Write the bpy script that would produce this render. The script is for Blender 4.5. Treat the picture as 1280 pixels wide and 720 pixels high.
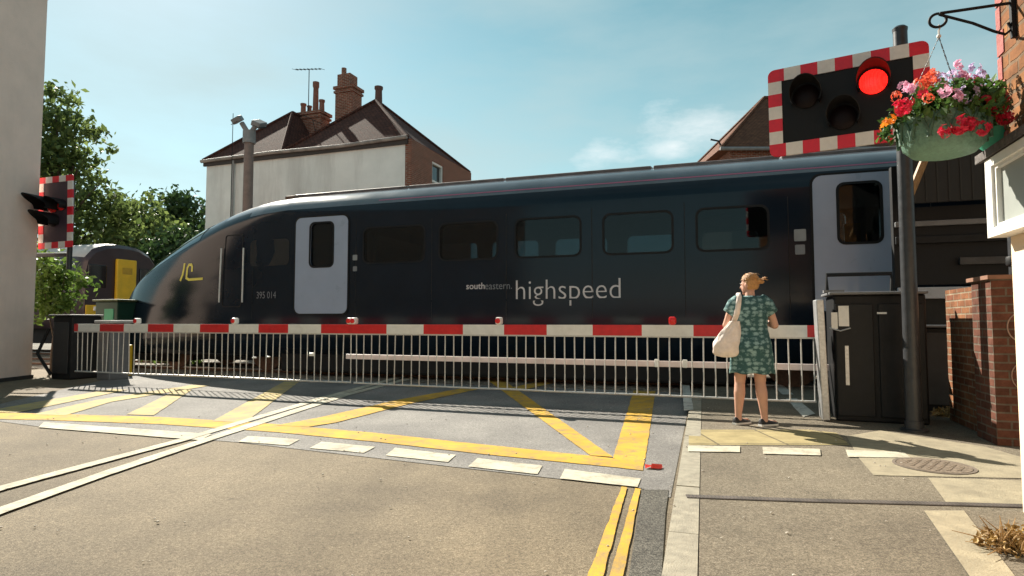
import bpy, bmesh, math, random
from mathutils import Vector, Matrix, Euler
R = math.radians
random.seed(7)
for o in list(bpy.data.objects): bpy.data.objects.remove(o)
scene = bpy.context.scene
col = scene.collection

# ------------------------------------------------------------------ camera, sky, sun, exposure
CAM_H = 1.13
FPX = 760.0
PITCH = math.atan(42 / FPX)
cam_data = bpy.data.cameras.new('camera'); cam = bpy.data.objects.new('camera', cam_data); col.objects.link(cam)
cam.location = (0, 0, CAM_H); cam.rotation_euler = (R(90) + PITCH, 0, 0)
cam_data.sensor_fit = 'HORIZONTAL'; cam_data.sensor_width = 36; cam_data.lens = 36 * FPX / 1280
cam_data.clip_start = 0.05; cam_data.clip_end = 2000
scene.camera = cam

SUN = Vector((-0.74, 1.12, 1.0)).normalized()          # towards the sun
SUN_EL = math.asin(SUN.z); SUN_AZ = math.atan2(SUN.x, SUN.y)
world = bpy.data.worlds.new('World'); scene.world = world; world.use_nodes = True
wn = world.node_tree.nodes; wl = world.node_tree.links
bg = wn['Background']
sky = wn.new('ShaderNodeTexSky'); sky.sky_type = 'NISHITA'; sky.sun_disc = False
sky.sun_elevation = SUN_EL; sky.sun_rotation = SUN_AZ
sky.air_density = 1.0; sky.dust_density = 0.3; sky.ozone_density = 1.0
tc = wn.new('ShaderNodeTexCoord')
mp = wn.new('ShaderNodeMapping'); mp.inputs['Scale'].default_value = (1.0, 1.0, 3.2)
nz = wn.new('ShaderNodeTexNoise'); nz.inputs['Scale'].default_value = 1.7; nz.inputs['Detail'].default_value = 9; nz.inputs['Roughness'].default_value = .55
rp = wn.new('ShaderNodeValToRGB'); rp.color_ramp.elements[0].position = .40; rp.color_ramp.elements[1].position = .66
rp.color_ramp.elements[1].color = (.62, .62, .62, 1)
hs = wn.new('ShaderNodeHueSaturation'); hs.inputs['Saturation'].default_value = .95; hs.inputs['Hue'].default_value = .437
mx = wn.new('ShaderNodeMix'); mx.data_type = 'RGBA'; mx.inputs['B'].default_value = (5.0, 6.2, 6.3, 1)
wl.new(tc.outputs['Generated'], mp.inputs['Vector']); wl.new(mp.outputs[0], nz.inputs['Vector']); wl.new(nz.outputs['Fac'], rp.inputs[0])
wl.new(rp.outputs[0], mx.inputs['Factor']); wl.new(sky.outputs[0], hs.inputs['Color']); wl.new(hs.outputs[0], mx.inputs['A'])
# a few small cumulus puffs above the right half of the train
n2 = wn.new('ShaderNodeTexNoise'); n2.inputs['Scale'].default_value = 9; n2.inputs['Detail'].default_value = 8; n2.inputs['Roughness'].default_value = .6
m2 = wn.new('ShaderNodeMapping'); m2.inputs['Scale'].default_value = (1, 1, 2.6); m2.inputs['Location'].default_value = (.3, .1, .2)
wl.new(tc.outputs['Generated'], m2.inputs['Vector']); wl.new(m2.outputs[0], n2.inputs['Vector'])
last = None
for (cx, cy, rad) in ((872, 158, .12), (842, 182, .05), (745, 190, .07)):
    dvec = Vector(((cx-640)/FPX, math.cos(PITCH) - (360-cy)/FPX*math.sin(PITCH), math.sin(PITCH) + (360-cy)/FPX*math.cos(PITCH))).normalized()
    vs = wn.new('ShaderNodeVectorMath'); vs.operation = 'SUBTRACT'; vs.inputs[1].default_value = dvec
    vm = wn.new('ShaderNodeVectorMath'); vm.operation = 'MULTIPLY'; vm.inputs[1].default_value = (1, 1, 2.2)
    vl = wn.new('ShaderNodeVectorMath'); vl.operation = 'LENGTH'
    mr = wn.new('ShaderNodeMapRange'); mr.inputs['From Min'].default_value = 0; mr.inputs['From Max'].default_value = rad * 1.6; mr.inputs['To Min'].default_value = .42; mr.inputs['To Max'].default_value = -.25
    wl.new(tc.outputs['Generated'], vs.inputs[0]); wl.new(vs.outputs[0], vm.inputs[0]); wl.new(vm.outputs[0], vl.inputs[0]); wl.new(vl.outputs['Value'], mr.inputs['Value'])
    if last is None: last = mr.outputs[0]
    else:
        mm_ = wn.new('ShaderNodeMath'); mm_.operation = 'MAXIMUM'; wl.new(last, mm_.inputs[0]); wl.new(mr.outputs[0], mm_.inputs[1]); last = mm_.outputs[0]
ad_ = wn.new('ShaderNodeMath'); ad_.operation = 'ADD'; wl.new(n2.outputs['Fac'], ad_.inputs[0]); wl.new(last, ad_.inputs[1])
r2_ = wn.new('ShaderNodeValToRGB'); r2_.color_ramp.elements[0].position = .60; r2_.color_ramp.elements[1].position = 1.0; r2_.color_ramp.elements[1].color = (.7,.7,.7,1)
wl.new(ad_.outputs[0], r2_.inputs[0])
mx3 = wn.new('ShaderNodeMix'); mx3.data_type = 'RGBA'; mx3.inputs['B'].default_value = (9.0, 9.4, 9.4, 1)
wl.new(r2_.outputs[0], mx3.inputs['Factor']); wl.new(mx.outputs['Result'], mx3.inputs['A']); wl.new(mx3.outputs['Result'], bg.inputs['Color'])
bg.inputs['Strength'].default_value = 0.05

sd = bpy.data.lights.new('sun', 'SUN'); sd.energy = 5.0; sd.angle = R(0.5); sd.color = (1.0, .93, .80)
so = bpy.data.objects.new('sun', sd); col.objects.link(so)
so.rotation_euler = (-SUN).to_track_quat('-Z', 'Y').to_euler(); so.location = SUN * 60
scene.view_settings.view_transform = 'Standard'; scene.view_settings.look = 'None'
scene.view_settings.gamma = 1; scene.view_settings.exposure = 1.2
scene.view_settings.use_curve_mapping = False

# ------------------------------------------------------------------ measuring helpers (photo point -> place in the world)
CP, SP = math.cos(PITCH), math.sin(PITCH)
def ray(x, y):
    u = (x - 640) / FPX; v = (360 - y) / FPX
    return Vector((u, CP - v * SP, SP + v * CP))
def G(x, y, z=0.0):
    d = ray(x, y); t = (z - CAM_H) / d.z
    return Vector((d.x * t, d.y * t, z))
def AT(x, y, Y):
    d = ray(x, y); t = Y / d.y
    return Vector((d.x * t, Y, CAM_H + d.z * t))
def PLN(x, y, a, m):
    d = ray(x, y); t = a / (d.y + m * d.x)
    return Vector((d.x * t, d.y * t, CAM_H + d.z * t))

# ------------------------------------------------------------------ mesh builder
class MB:
    def __init__(s): s.v = []; s.f = []; s.m = []; s.M = Matrix.Identity(4)
    def add(s, vs, fs, mi=0):
        n = len(s.v); s.v += [s.M @ Vector(p) for p in vs]
        s.f += [tuple(i + n for i in f) for f in fs]; s.m += [mi] * len(fs); return s
    def box(s, c, d, rot=None, mi=0, bev=0.0):
        x, y, z = d[0] / 2, d[1] / 2, d[2] / 2
        rm = Euler(rot).to_matrix() if rot else Matrix.Identity(3); c = Vector(c)
        if bev <= 0:
            P = [(-x,-y,-z),(x,-y,-z),(x,y,-z),(-x,y,-z),(-x,-y,z),(x,-y,z),(x,y,z),(-x,y,z)]
            return s.add([c + rm @ Vector(p) for p in P], [(0,3,2,1),(4,5,6,7),(0,1,5,4),(1,2,6,5),(2,3,7,6),(3,0,4,7)], mi)
        bm = bmesh.new(); bmesh.ops.create_cube(bm, size=1)
        for v in bm.verts: v.co = Vector((v.co.x * d[0], v.co.y * d[1], v.co.z * d[2]))
        bmesh.ops.bevel(bm, geom=bm.edges[:], offset=bev, segments=2, affect='EDGES', profile=.5)
        bm.verts.index_update()
        s.add([c + rm @ v.co for v in bm.verts], [[v.index for v in f.verts] for f in bm.faces], mi); bm.free(); return s
    def tube(s, path, r, n=8, mi=0, cap=True):
        path = [Vector(p) for p in path]; rs = r if isinstance(r, (list, tuple)) else [r] * len(path)
        vs = []; fs = []; prev = None
        for i, p in enumerate(path):
            t = (path[min(i+1, len(path)-1)] - path[max(i-1, 0)]).normalized()
            if prev is None:
                a = t.cross(Vector((0,0,1)));
                if a.length < .05: a = t.cross(Vector((0,1,0)))
                a.normalize()
            else:
                a = prev - t * prev.dot(t)
                if a.length < 1e-6: a = t.orthogonal()
                a.normalize()
            prev = a; b = t.cross(a)
            for k in range(n):
                q = 2 * math.pi * k / n; vs.append(p + (a * math.cos(q) + b * math.sin(q)) * rs[i])
        for i in range(len(path) - 1):
            for k in range(n):
                fs.append((i*n+k, i*n+(k+1)%n, (i+1)*n+(k+1)%n, (i+1)*n+k))
        if cap: fs.append(tuple(range(n))[::-1]); fs.append(tuple(range((len(path)-1)*n, len(path)*n)))
        return s.add(vs, fs, mi)
    def lathe(s, prof, c=(0,0,0), n=24, mi=0, axis=None):
        c = Vector(c); q = Vector((0,0,1)).rotation_difference(Vector(axis)) if axis else None
        vs = []; fs = []
        for r, z in prof:
            for k in range(n):
                a = 2 * math.pi * k / n; p = Vector((r * math.cos(a), r * math.sin(a), z))
                vs.append(c + (q @ p if q else p))
        for i in range(len(prof) - 1):
            for k in range(n): fs.append((i*n+k, i*n+(k+1)%n, (i+1)*n+(k+1)%n, (i+1)*n+k))
        fs.append(tuple(range(n))[::-1]); fs.append(tuple(range((len(prof)-1)*n, len(prof)*n)))
        return s.add(vs, fs, mi)
    def prism(s, poly, ext, mi=0):
        """closed polygon (3D points) pushed along ext"""
        P = [Vector(p) for p in poly]; e = Vector(ext); n = len(P)
        return s.add(P + [p + e for p in P], [tuple(range(n))[::-1], tuple(range(n, 2*n))] + [(k, (k+1)%n, n+(k+1)%n, n+k) for k in range(n)], mi)
    def poly(s, pts, mi=0): return s.add(pts, [tuple(range(len(pts)))], mi)
    def ball(s, c, r, nu=16, nv=10, mi=0, rot=None):
        r = Vector(r) if isinstance(r, (list, tuple)) else Vector((r, r, r)); c = Vector(c)
        rm = Euler(rot).to_matrix() if rot else Matrix.Identity(3)
        vs = [c + rm @ Vector((0,0,r.z))]
        for j in range(1, nv):
            t = math.pi * j / nv
            for k in range(nu):
                a = 2 * math.pi * k / nu
                vs.append(c + rm @ Vector((r.x*math.sin(t)*math.cos(a), r.y*math.sin(t)*math.sin(a), r.z*math.cos(t))))
        vs.append(c + rm @ Vector((0,0,-r.z))); L = len(vs) - 1; fs = []
        for k in range(nu):
            fs.append((0, 1+k, 1+(k+1)%nu)); fs.append((L, 1+(nv-2)*nu+(k+1)%nu, 1+(nv-2)*nu+k))
        for j in range(nv-2):
            for k in range(nu):
                fs.append((1+j*nu+k, 1+(j+1)*nu+k, 1+(j+1)*nu+(k+1)%nu, 1+j*nu+(k+1)%nu))
        return s.add(vs, fs, mi)
    def rings(s, rings, mi=0, cap=True):
        n = len(rings[0]); vs = [p for r in rings for p in r]; fs = []
        for i in range(len(rings)-1):
            for k in range(n): fs.append((i*n+k, i*n+(k+1)%n, (i+1)*n+(k+1)%n, (i+1)*n+k))
        if cap: fs.append(tuple(range(n))[::-1]); fs.append(tuple(range((len(rings)-1)*n, len(rings)*n)))
        return s.add(vs, fs, mi)
    def mesh(s, name, mats, smooth=None, recalc=True, uv=True):
        me = bpy.data.meshes.new(name); me.from_pydata([tuple(v) for v in s.v], [], s.f)
        for m in (mats if isinstance(mats, (list, tuple)) else [mats]): me.materials.append(m)
        me.polygons.foreach_set('material_index', s.m)
        finish(me, smooth, recalc, uv); return me
    def build(s, name, mats, parent=None, smooth=None, recalc=True, uv=True, world=False):
        if world and parent is not None:
            off = Vector((0,0,0)); p = parent
            while p is not None: off += p.location; p = p.parent
            s.v = [v - off for v in s.v]
        me = s.mesh(name, mats, smooth, recalc, uv)
        o = bpy.data.objects.new(name, me); col.objects.link(o)
        if parent is not None: o.parent = parent
        return o

def finish(me, smooth=None, recalc=True, uv=True):
    bm = bmesh.new(); bm.from_mesh(me)
    if recalc: bmesh.ops.recalc_face_normals(bm, faces=bm.faces[:])
    if smooth is not None:
        for f in bm.faces: f.smooth = True
        for e in bm.edges:
            if len(e.link_faces) == 2 and e.calc_face_angle(0) > R(smooth): e.smooth = False
    if uv:
        ul = bm.loops.layers.uv.new('UVMap')
        for f in bm.faces:
            n = f.normal
            if abs(n.z) > .97: t, b = Vector((1,0,0)), Vector((0,1,0))
            else:
                t = Vector((-n.y, n.x, 0)).normalized(); b = n.cross(t)
            for l in f.loops: l[ul].uv = (l.vert.co.dot(t), l.vert.co.dot(b))
    bm.to_mesh(me); bm.free(); me.update()

def tag(o, label=None, cat=None, group=None, kind=None):
    if label: o['label'] = label
    if cat: o['category'] = cat
    if group: o['group'] = group
    if kind: o['kind'] = kind
    return o
def thing(name, loc, label, cat, rz=0, group=None):
    o = bpy.data.objects.new(name, None); col.objects.link(o); o.location = loc; o.rotation_euler = (0, 0, rz)
    o.empty_display_size = .2
    return tag(o, label, cat, group)
def plabel(o, l): o['label'] = l; return o

# ------------------------------------------------------------------ materials
def newmat(name):
    m = bpy.data.materials.new(name); m.use_nodes = True
    nt = m.node_tree; return m, nt.nodes, nt.links, nt.nodes['Principled BSDF']
def M(name, c, rough=.6, metal=0, var=.18, scale=6, bump=0, bscale=40, coat=0, spec=.5, dirt=0, dirtc=(.06,.05,.04), coords='Object', rvar=.1, det=5, streak=False):
    m, N, L, b = newmat(name)
    b.inputs['Metallic'].default_value = metal; b.inputs['Coat Weight'].default_value = coat; b.inputs['Coat Roughness'].default_value = .06
    b.inputs['Specular IOR Level'].default_value = spec
    t = N.new('ShaderNodeTexCoord')
    n = N.new('ShaderNodeTexNoise'); n.inputs['Scale'].default_value = scale; n.inputs['Detail'].default_value = det; n.inputs['Roughness'].default_value = .6
    L.new(t.outputs[coords], n.inputs['Vector'])
    r = N.new('ShaderNodeValToRGB'); r.color_ramp.elements[0].position = .28; r.color_ramp.elements[1].position = .72
    r.color_ramp.elements[0].color = tuple(x * (1 - var) for x in c) + (1,)
    r.color_ramp.elements[1].color = tuple(min(1, x * (1 + var)) for x in c) + (1,)
    L.new(n.outputs['Fac'], r.inputs[0]); out = r.outputs[0]
    if dirt > 0:
        vec = t.outputs[coords]
        if streak:
            ms_ = N.new('ShaderNodeMapping'); ms_.inputs['Scale'].default_value = (1.6, 1.6, .22); L.new(vec, ms_.inputs['Vector']); vec = ms_.outputs[0]
        n2 = N.new('ShaderNodeTexNoise'); n2.inputs['Scale'].default_value = scale * .37; n2.inputs['Detail'].default_value = 8; n2.inputs['Roughness'].default_value = .7
        L.new(vec, n2.inputs['Vector'])
        r2 = N.new('ShaderNodeValToRGB'); r2.color_ramp.elements[0].position = .5; r2.color_ramp.elements[1].position = .75
        r2.color_ramp.elements[0].color = (0,0,0,1); r2.color_ramp.elements[1].color = (dirt,)*3 + (1,)
        L.new(n2.outputs['Fac'], r2.inputs[0])
        mx = N.new('ShaderNodeMix'); mx.data_type = 'RGBA'; mx.inputs['B'].default_value = tuple(dirtc) + (1,)
        L.new(r2.outputs[0], mx.inputs['Factor']); L.new(out, mx.inputs['A']); out = mx.outputs['Result']
    L.new(out, b.inputs['Base Color'])
    mr = N.new('ShaderNodeMapRange'); mr.inputs['To Min'].default_value = max(.02, rough - rvar); mr.inputs['To Max'].default_value = min(1, rough + rvar)
    L.new(n.outputs['Fac'], mr.inputs['Value']); L.new(mr.outputs[0], b.inputs['Roughness'])
    if bump:
        nb = N.new('ShaderNodeTexNoise'); nb.inputs['Scale'].default_value = bscale; nb.inputs['Detail'].default_value = 4
        L.new(t.outputs[coords], nb.inputs['Vector'])
        bp = N.new('ShaderNodeBump'); bp.inputs['Strength'].default_value = bump; bp.inputs['Distance'].default_value = .02
        L.new(nb.outputs['Fac'], bp.inputs['Height']); L.new(bp.outputs[0], b.inputs['Normal'])
    return m

def asphalt(name, dark, mid, light, patch=.35, patchc=(.05,.05,.05), stains=.5, crack=True, speck=210):
    m, N, L, b = newmat(name)
    t = N.new('ShaderNodeTexCoord')
    def noise(sc, det=3, ro=.6, vec=None):
        n = N.new('ShaderNodeTexNoise'); n.inputs['Scale'].default_value = sc; n.inputs['Detail'].default_value = det; n.inputs['Roughness'].default_value = ro
        L.new(vec or t.outputs['Object'], n.inputs['Vector']); return n.outputs['Fac']
    def ramp(src, els):
        r = N.new('ShaderNodeValToRGB'); cr = r.color_ramp
        while len(cr.elements) < len(els): cr.elements.new(.5)
        for e, (p, c) in zip(cr.elements, els): e.position = p; e.color = tuple(c) + (1,)
        L.new(src, r.inputs[0]); return r.outputs[0]
    def mix(f, a, bb, mode='MIX'):
        x = N.new('ShaderNodeMix'); x.data_type = 'RGBA'; x.blend_type = mode
        if isinstance(f, float): x.inputs['Factor'].default_value = f
        else: L.new(f, x.inputs['Factor'])
        for k, s_ in (('A', a), ('B', bb)):
            if isinstance(s_, tuple): x.inputs[k].default_value = s_ + (1,)
            else: L.new(s_, x.inputs[k])
        return x.outputs['Result']
    vo = N.new('ShaderNodeTexVoronoi'); vo.inputs['Scale'].default_value = speck; L.new(t.outputs['Object'], vo.inputs['Vector'])
    sp = N.new('ShaderNodeSeparateColor'); L.new(vo.outputs['Color'], sp.inputs[0])
    fine = ramp(sp.outputs[0], [(0, dark), (.45, mid), (.93, light)])
    med = ramp(noise(38, 4, .7), [(.3, (.72,)*3), (.7, (1.25,)*3)])
    c = mix(1.0, fine, med, 'MULTIPLY')
    big = ramp(noise(.55, 6, .62), [(.36, (.70,.69,.69)), (.64, (1.18,1.16,1.12))])
    c = mix(1.0, c, big, 'MULTIPLY')
    st = ramp(noise(1.7, 7, .72), [(.56, (0,0,0)), (.74, (patch,)*3)])
    c = mix(st, c, patchc)
    gv = N.new('ShaderNodeTexVoronoi'); gv.inputs['Scale'].default_value = 1.9; L.new(t.outputs['Object'], gv.inputs['Vector'])
    gum = ramp(gv.outputs['Distance'], [(.030, (.5,)*3), (.055, (0,0,0))]); c = mix(gum, c, tuple(x*.45 for x in mid))
    # tyre-polished bands along the road
    mpn = N.new('ShaderNodeMapping'); mpn.inputs['Rotation'].default_value = (0, 0, R(14)); mpn.inputs['Scale'].default_value = (1.1, .07, 1); L.new(t.outputs['Object'], mpn.inputs['Vector'])
    bands = ramp(noise(1.5, 3, .5, mpn.outputs[0]), [(.4, (.9,)*3), (.62, (1.08,)*3)])
    c = mix(stains, c, mix(1.0, c, bands, 'MULTIPLY'))
    if crack:
        dn = N.new('ShaderNodeTexNoise'); dn.inputs['Scale'].default_value = 1.3; dn.inputs['Detail'].default_value = 6; L.new(t.outputs['Object'], dn.inputs['Vector'])
        av = N.new('ShaderNodeVectorMath'); av.operation = 'MULTIPLY_ADD'; av.inputs[1].default_value = (.9,.9,.9); L.new(dn.outputs['Color'], av.inputs[0]); L.new(t.outputs['Object'], av.inputs[2])
        v2 = N.new('ShaderNodeTexVoronoi'); v2.feature = 'DISTANCE_TO_EDGE'; v2.inputs['Scale'].default_value = .33; L.new(av.outputs[0], v2.inputs['Vector'])
        cr = ramp(v2.outputs['Distance'], [(.0, (.55,)*3), (.006, (0,0,0))])
        c = mix(cr, c, (.03,.028,.025))
    L.new(c, b.inputs['Base Color']); b.inputs['Roughness'].default_value = .88; b.inputs['Specular IOR Level'].default_value = .25
    bp = N.new('ShaderNodeBump'); bp.inputs['Strength'].default_value = .55; bp.inputs['Distance'].default_value = .006
    L.new(vo.outputs['Distance'], bp.inputs['Height']); L.new(bp.outputs[0], b.inputs['Normal'])
    return m

def paint(name, c, under, wear=.5, edge=.12):
    """worn road paint: speckled with the asphalt beneath"""
    m, N, L, b = newmat(name); t = N.new('ShaderNodeTexCoord')
    n = N.new('ShaderNodeTexNoise'); n.inputs['Scale'].default_value = 5; n.inputs['Detail'].default_value = 14; n.inputs['Roughness'].default_value = .84
    L.new(t.outputs['Object'], n.inputs['Vector'])
    r = N.new('ShaderNodeValToRGB'); r.color_ramp.elements[0].position = .56 - .12 * wear; r.color_ramp.elements[1].position = .66 - .12 * wear + edge * .35
    r.color_ramp.elements[1].color = (.85,)*3 + (1,)
    L.new(n.outputs['Fac'], r.inputs[0])
    n2 = N.new('ShaderNodeTexNoise'); n2.inputs['Scale'].default_value = 2.2; n2.inputs['Detail'].default_value = 8; L.new(t.outputs['Object'], n2.inputs['Vector'])
    r2 = N.new('ShaderNodeValToRGB'); r2.color_ramp.elements[0].position = .3; r2.color_ramp.elements[1].position = .7
    r2.color_ramp.elements[0].color = tuple(x * .8 for x in c) + (1,); r2.color_ramp.elements[1].color = tuple(min(.9, x * 1.1) for x in c) + (1,)
    L.new(n2.outputs['Fac'], r2.inputs[0])
    mx = N.new('ShaderNodeMix'); mx.data_type = 'RGBA'; L.new(r.outputs[0], mx.inputs['Factor']); L.new(r2.outputs[0], mx.inputs['A']); mx.inputs['B'].default_value = tuple(under) + (1,)
    L.new(mx.outputs['Result'], b.inputs['Base Color']); b.inputs['Roughness'].default_value = .85; b.inputs['Specular IOR Level'].default_value = .12
    bp = N.new('ShaderNodeBump'); bp.inputs['Strength'].default_value = .4; bp.inputs['Distance'].default_value = .004
    n3 = N.new('ShaderNodeTexNoise'); n3.inputs['Scale'].default_value = 160; L.new(t.outputs['Object'], n3.inputs['Vector'])
    L.new(n3.outputs['Fac'], bp.inputs['Height']); L.new(bp.outputs[0], b.inputs['Normal'])
    return m

def brick(name, c1, c2, mortar, bw=.225, bh=.075, ms=.012, bump=.6, var=.5, rough=.85, offset=.5, jitter=.01):
    m, N, L, b = newmat(name); t = N.new('ShaderNodeTexCoord')
    dn = N.new('ShaderNodeTexNoise'); dn.inputs['Scale'].default_value = 7; dn.inputs['Detail'].default_value = 3; L.new(t.outputs['UV'], dn.inputs['Vector'])
    av = N.new('ShaderNodeVectorMath'); av.operation = 'MULTIPLY_ADD'; av.inputs[1].default_value = (jitter,)*3; L.new(dn.outputs['Color'], av.inputs[0]); L.new(t.outputs['UV'], av.inputs[2])
    k = N.new('ShaderNodeTexBrick'); k.offset = offset
    k.inputs['Scale'].default_value = 1; k.inputs['Brick Width'].default_value = bw; k.inputs['Row Height'].default_value = bh; k.inputs['Mortar Size'].default_value = ms
    k.inputs['Mortar Smooth'].default_value = .3; k.inputs['Bias'].default_value = 0
    k.inputs['Color1'].default_value = tuple(c1) + (1,); k.inputs['Color2'].default_value = tuple(c2) + (1,); k.inputs['Mortar'].default_value = tuple(mortar) + (1,)
    L.new(av.outputs[0], k.inputs['Vector'])
    n = N.new('ShaderNodeTexNoise'); n.inputs['Scale'].default_value = 5; n.inputs['Detail'].default_value = 9; n.inputs['Roughness'].default_value = .75; L.new(t.outputs['UV'], n.inputs['Vector'])
    r = N.new('ShaderNodeValToRGB'); r.color_ramp.elements[0].position = .3; r.color_ramp.elements[1].position = .7
    r.color_ramp.elements[0].color = (1-var,)*3 + (1,); r.color_ramp.elements[1].color = (1+var*.6,)*3 + (1,); L.new(n.outputs['Fac'], r.inputs[0])
    mx = N.new('ShaderNodeMix'); mx.data_type = 'RGBA'; mx.blend_type = 'MULTIPLY'; mx.inputs['Factor'].default_value = 1
    L.new(k.outputs['Color'], mx.inputs['A']); L.new(r.outputs[0], mx.inputs['B']); L.new(mx.outputs['Result'], b.inputs['Base Color'])
    b.inputs['Roughness'].default_value = rough; b.inputs['Specular IOR Level'].default_value = .12
    ad = N.new('ShaderNodeMath'); ad.operation = 'MULTIPLY_ADD'; ad.inputs[1].default_value = .35; L.new(n.outputs['Fac'], ad.inputs[0])
    iv = N.new('ShaderNodeMath'); iv.operation = 'SUBTRACT'; iv.inputs[0].default_value = 1; L.new(k.outputs['Fac'], iv.inputs[1]); L.new(iv.outputs[0], ad.inputs[2])
    bp = N.new('ShaderNodeBump'); bp.inputs['Strength'].default_value = bump; bp.inputs['Distance'].default_value = .012
    L.new(ad.outputs[0], bp.inputs['Height']); L.new(bp.outputs[0], b.inputs['Normal'])
    return m

def leafmat(name, c1, c2, trans=.35):
    m, N, L, b = newmat(name)
    g = N.new('ShaderNodeNewGeometry'); r = N.new('ShaderNodeValToRGB')
    r.color_ramp.elements[0].color = tuple(c1) + (1,); r.color_ramp.elements[1].color = tuple(c2) + (1,)
    L.new(g.outputs['Random Per Island'], r.inputs[0]); L.new(r.outputs[0], b.inputs['Base Color'])
    b.inputs['Roughness'].default_value = .5; b.inputs['Specular IOR Level'].default_value = .35
    tr = N.new('ShaderNodeBsdfTranslucent'); L.new(r.outputs[0], tr.inputs['Color'])
    ms = N.new('ShaderNodeMixShader'); ms.inputs[0].default_value = trans
    L.new(b.outputs[0], ms.inputs[1]); L.new(tr.outputs[0], ms.inputs[2]); L.new(ms.outputs[0], N['Material Output'].inputs['Surface'])
    return m

def glass(name, tint=(.25,.3,.32), rough=.03, refl=1.45):
    m, N, L, b = newmat(name)
    tb = N.new('ShaderNodeBsdfTransparent'); tb.inputs['Color'].default_value = tuple(tint) + (1,)
    gl = N.new('ShaderNodeBsdfGlossy'); gl.inputs['Roughness'].default_value = rough
    fr = N.new('ShaderNodeFresnel'); fr.inputs['IOR'].default_value = refl
    ms = N.new('ShaderNodeMixShader'); L.new(fr.outputs[0], ms.inputs[0]); L.new(tb.outputs[0], ms.inputs[1]); L.new(gl.outputs[0], ms.inputs[2])
    L.new(ms.outputs[0], N['Material Output'].inputs['Surface']); N.remove(b)
    return m

def lampmat(name, c, strength):
    m, N, L, b = newmat(name); b.inputs['Base Color'].default_value = tuple(c) + (1,); b.inputs['Roughness'].default_value = .3
    t = N.new('ShaderNodeTexCoord'); v = N.new('ShaderNodeTexVoronoi'); v.inputs['Scale'].default_value = 62; v.inputs['Randomness'].default_value = .15
    L.new(t.outputs['Object'], v.inputs['Vector'])
    r = N.new('ShaderNodeMapRange'); r.inputs['From Min'].default_value = .25; r.inputs['From Max'].default_value = .65
    r.inputs['To Min'].default_value = strength; r.inputs['To Max'].default_value = strength * .45; L.new(v.outputs['Distance'], r.inputs['Value'])
    b.inputs['Emission Color'].default_value = tuple(c) + (1,); L.new(r.outputs[0], b.inputs['Emission Strength'])
    return m

A_ROAD = asphalt('tan_road_asphalt', (.112,.09,.062), (.172,.139,.096), (.27,.225,.16), patch=.45, patchc=(.105,.083,.056), crack=False, stains=.9)
A_BOX = asphalt('grey_crossing_asphalt', (.135,.129,.124), (.212,.204,.196), (.31,.30,.288), patch=.45, patchc=(.12,.115,.11), crack=False)
A_FOOT = asphalt('footway_asphalt', (.105,.088,.066), (.16,.137,.102), (.265,.23,.178), patch=.55, patchc=(.095,.08,.058), crack=False)
A_GUT = asphalt('gutter_asphalt', (.03,.03,.028), (.085,.08,.07), (.2,.19,.165), patch=.3, patchc=(.04,.038,.034), crack=False)
A_EARTH = asphalt('dusty_ground', (.05,.045,.035), (.10,.09,.07), (.2,.18,.14), patch=.4, patchc=(.05,.05,.03), crack=False)
P_WHITE = paint('white_road_paint', (.53,.49,.39), (.20,.175,.135), wear=.75, edge=.2)
P_WORN = paint('worn_white_road_paint', (.58,.56,.5), (.14,.13,.12), wear=.5)
P_YEL = paint('yellow_road_paint', (.56,.335,.05), (.19,.165,.13), wear=.75, edge=.2)
P_YELW = paint('faded_yellow_road_paint', (.50,.385,.15), (.24,.225,.20), wear=1.1, edge=.25)
SLAB = brick('buff_paving_slabs', (.31,.255,.13), (.35,.285,.15), (.15,.125,.08), bw=.6, bh=.6, ms=.012, bump=.2, var=.3, offset=.0)
CONC = M('pale_concrete', (.275,.235,.16), .85, var=.22, scale=9, bump=.3, bscale=90, dirt=.6, dirtc=(.17,.145,.10))
KERB = M('kerb_concrete', (.27,.245,.19), .85, var=.25, scale=14, bump=.35, bscale=110, dirt=.55, dirtc=(.15,.13,.1))
BALLAST = asphalt('track_ballast', (.05,.04,.03), (.15,.125,.10), (.3,.26,.21), patch=.4, patchc=(.09,.06,.04), crack=False, speck=26)

WHITE_PAINT = M('white_paint', (.78,.76,.72), .45, var=.06, scale=12, dirt=.25, dirtc=(.35,.31,.25))
RED_PAINT = M('red_paint', (.62,.018,.02), .4, var=.12, scale=12, dirt=.12, dirtc=(.3,.05,.04))
SIGNAL_RED = M('signal_red_film', (.70,.012,.03), .35, var=.08, scale=20)
SIGNAL_WHITE = M('signal_white_film', (.74,.70,.66), .4, var=.06, scale=20, dirt=.15, dirtc=(.4,.36,.3))
BLACK = M('matt_black', (.007,.007,.008), .6, var=.3, scale=12, spec=.3)
BLACKGLOSS = M('gloss_black', (.008,.008,.009), .2, var=.3, scale=5)
GALV = M('galvanised_steel', (.52,.52,.52), .42, metal=.75, var=.2, scale=30, dirt=.3, dirtc=(.25,.22,.2))
BARGREY = M('skirt_aluminium', (.62,.60,.57), .45, metal=.35, var=.15, scale=25)
POLE_GREY = M('dark_grey_pole', (.035,.037,.042), .42, metal=.2, var=.25, scale=14, dirt=.25, dirtc=(.12,.11,.1))
CAB_GREY = M('dark_cabinet', (.014,.014,.015), .5, var=.3, scale=7, dirt=.4, dirtc=(.035,.034,.032), spec=.2)
CAB_LIGHT = M('grey_cabinet', (.16,.16,.165), .55, var=.15, scale=8, dirt=.4, dirtc=(.14,.12,.1))
RENDER_W = M('pale_render', (.84,.66,.58), .9, var=.07, scale=2.2, bump=.25, bscale=60, dirt=.45, dirtc=(.66,.53,.46), det=8, streak=True)
RENDER_H = M('house_render', (.84,.79,.74), .9, var=.1, scale=.9, bump=.2, bscale=40, dirt=.75, dirtc=(.46,.39,.35), det=9, streak=True)
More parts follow.
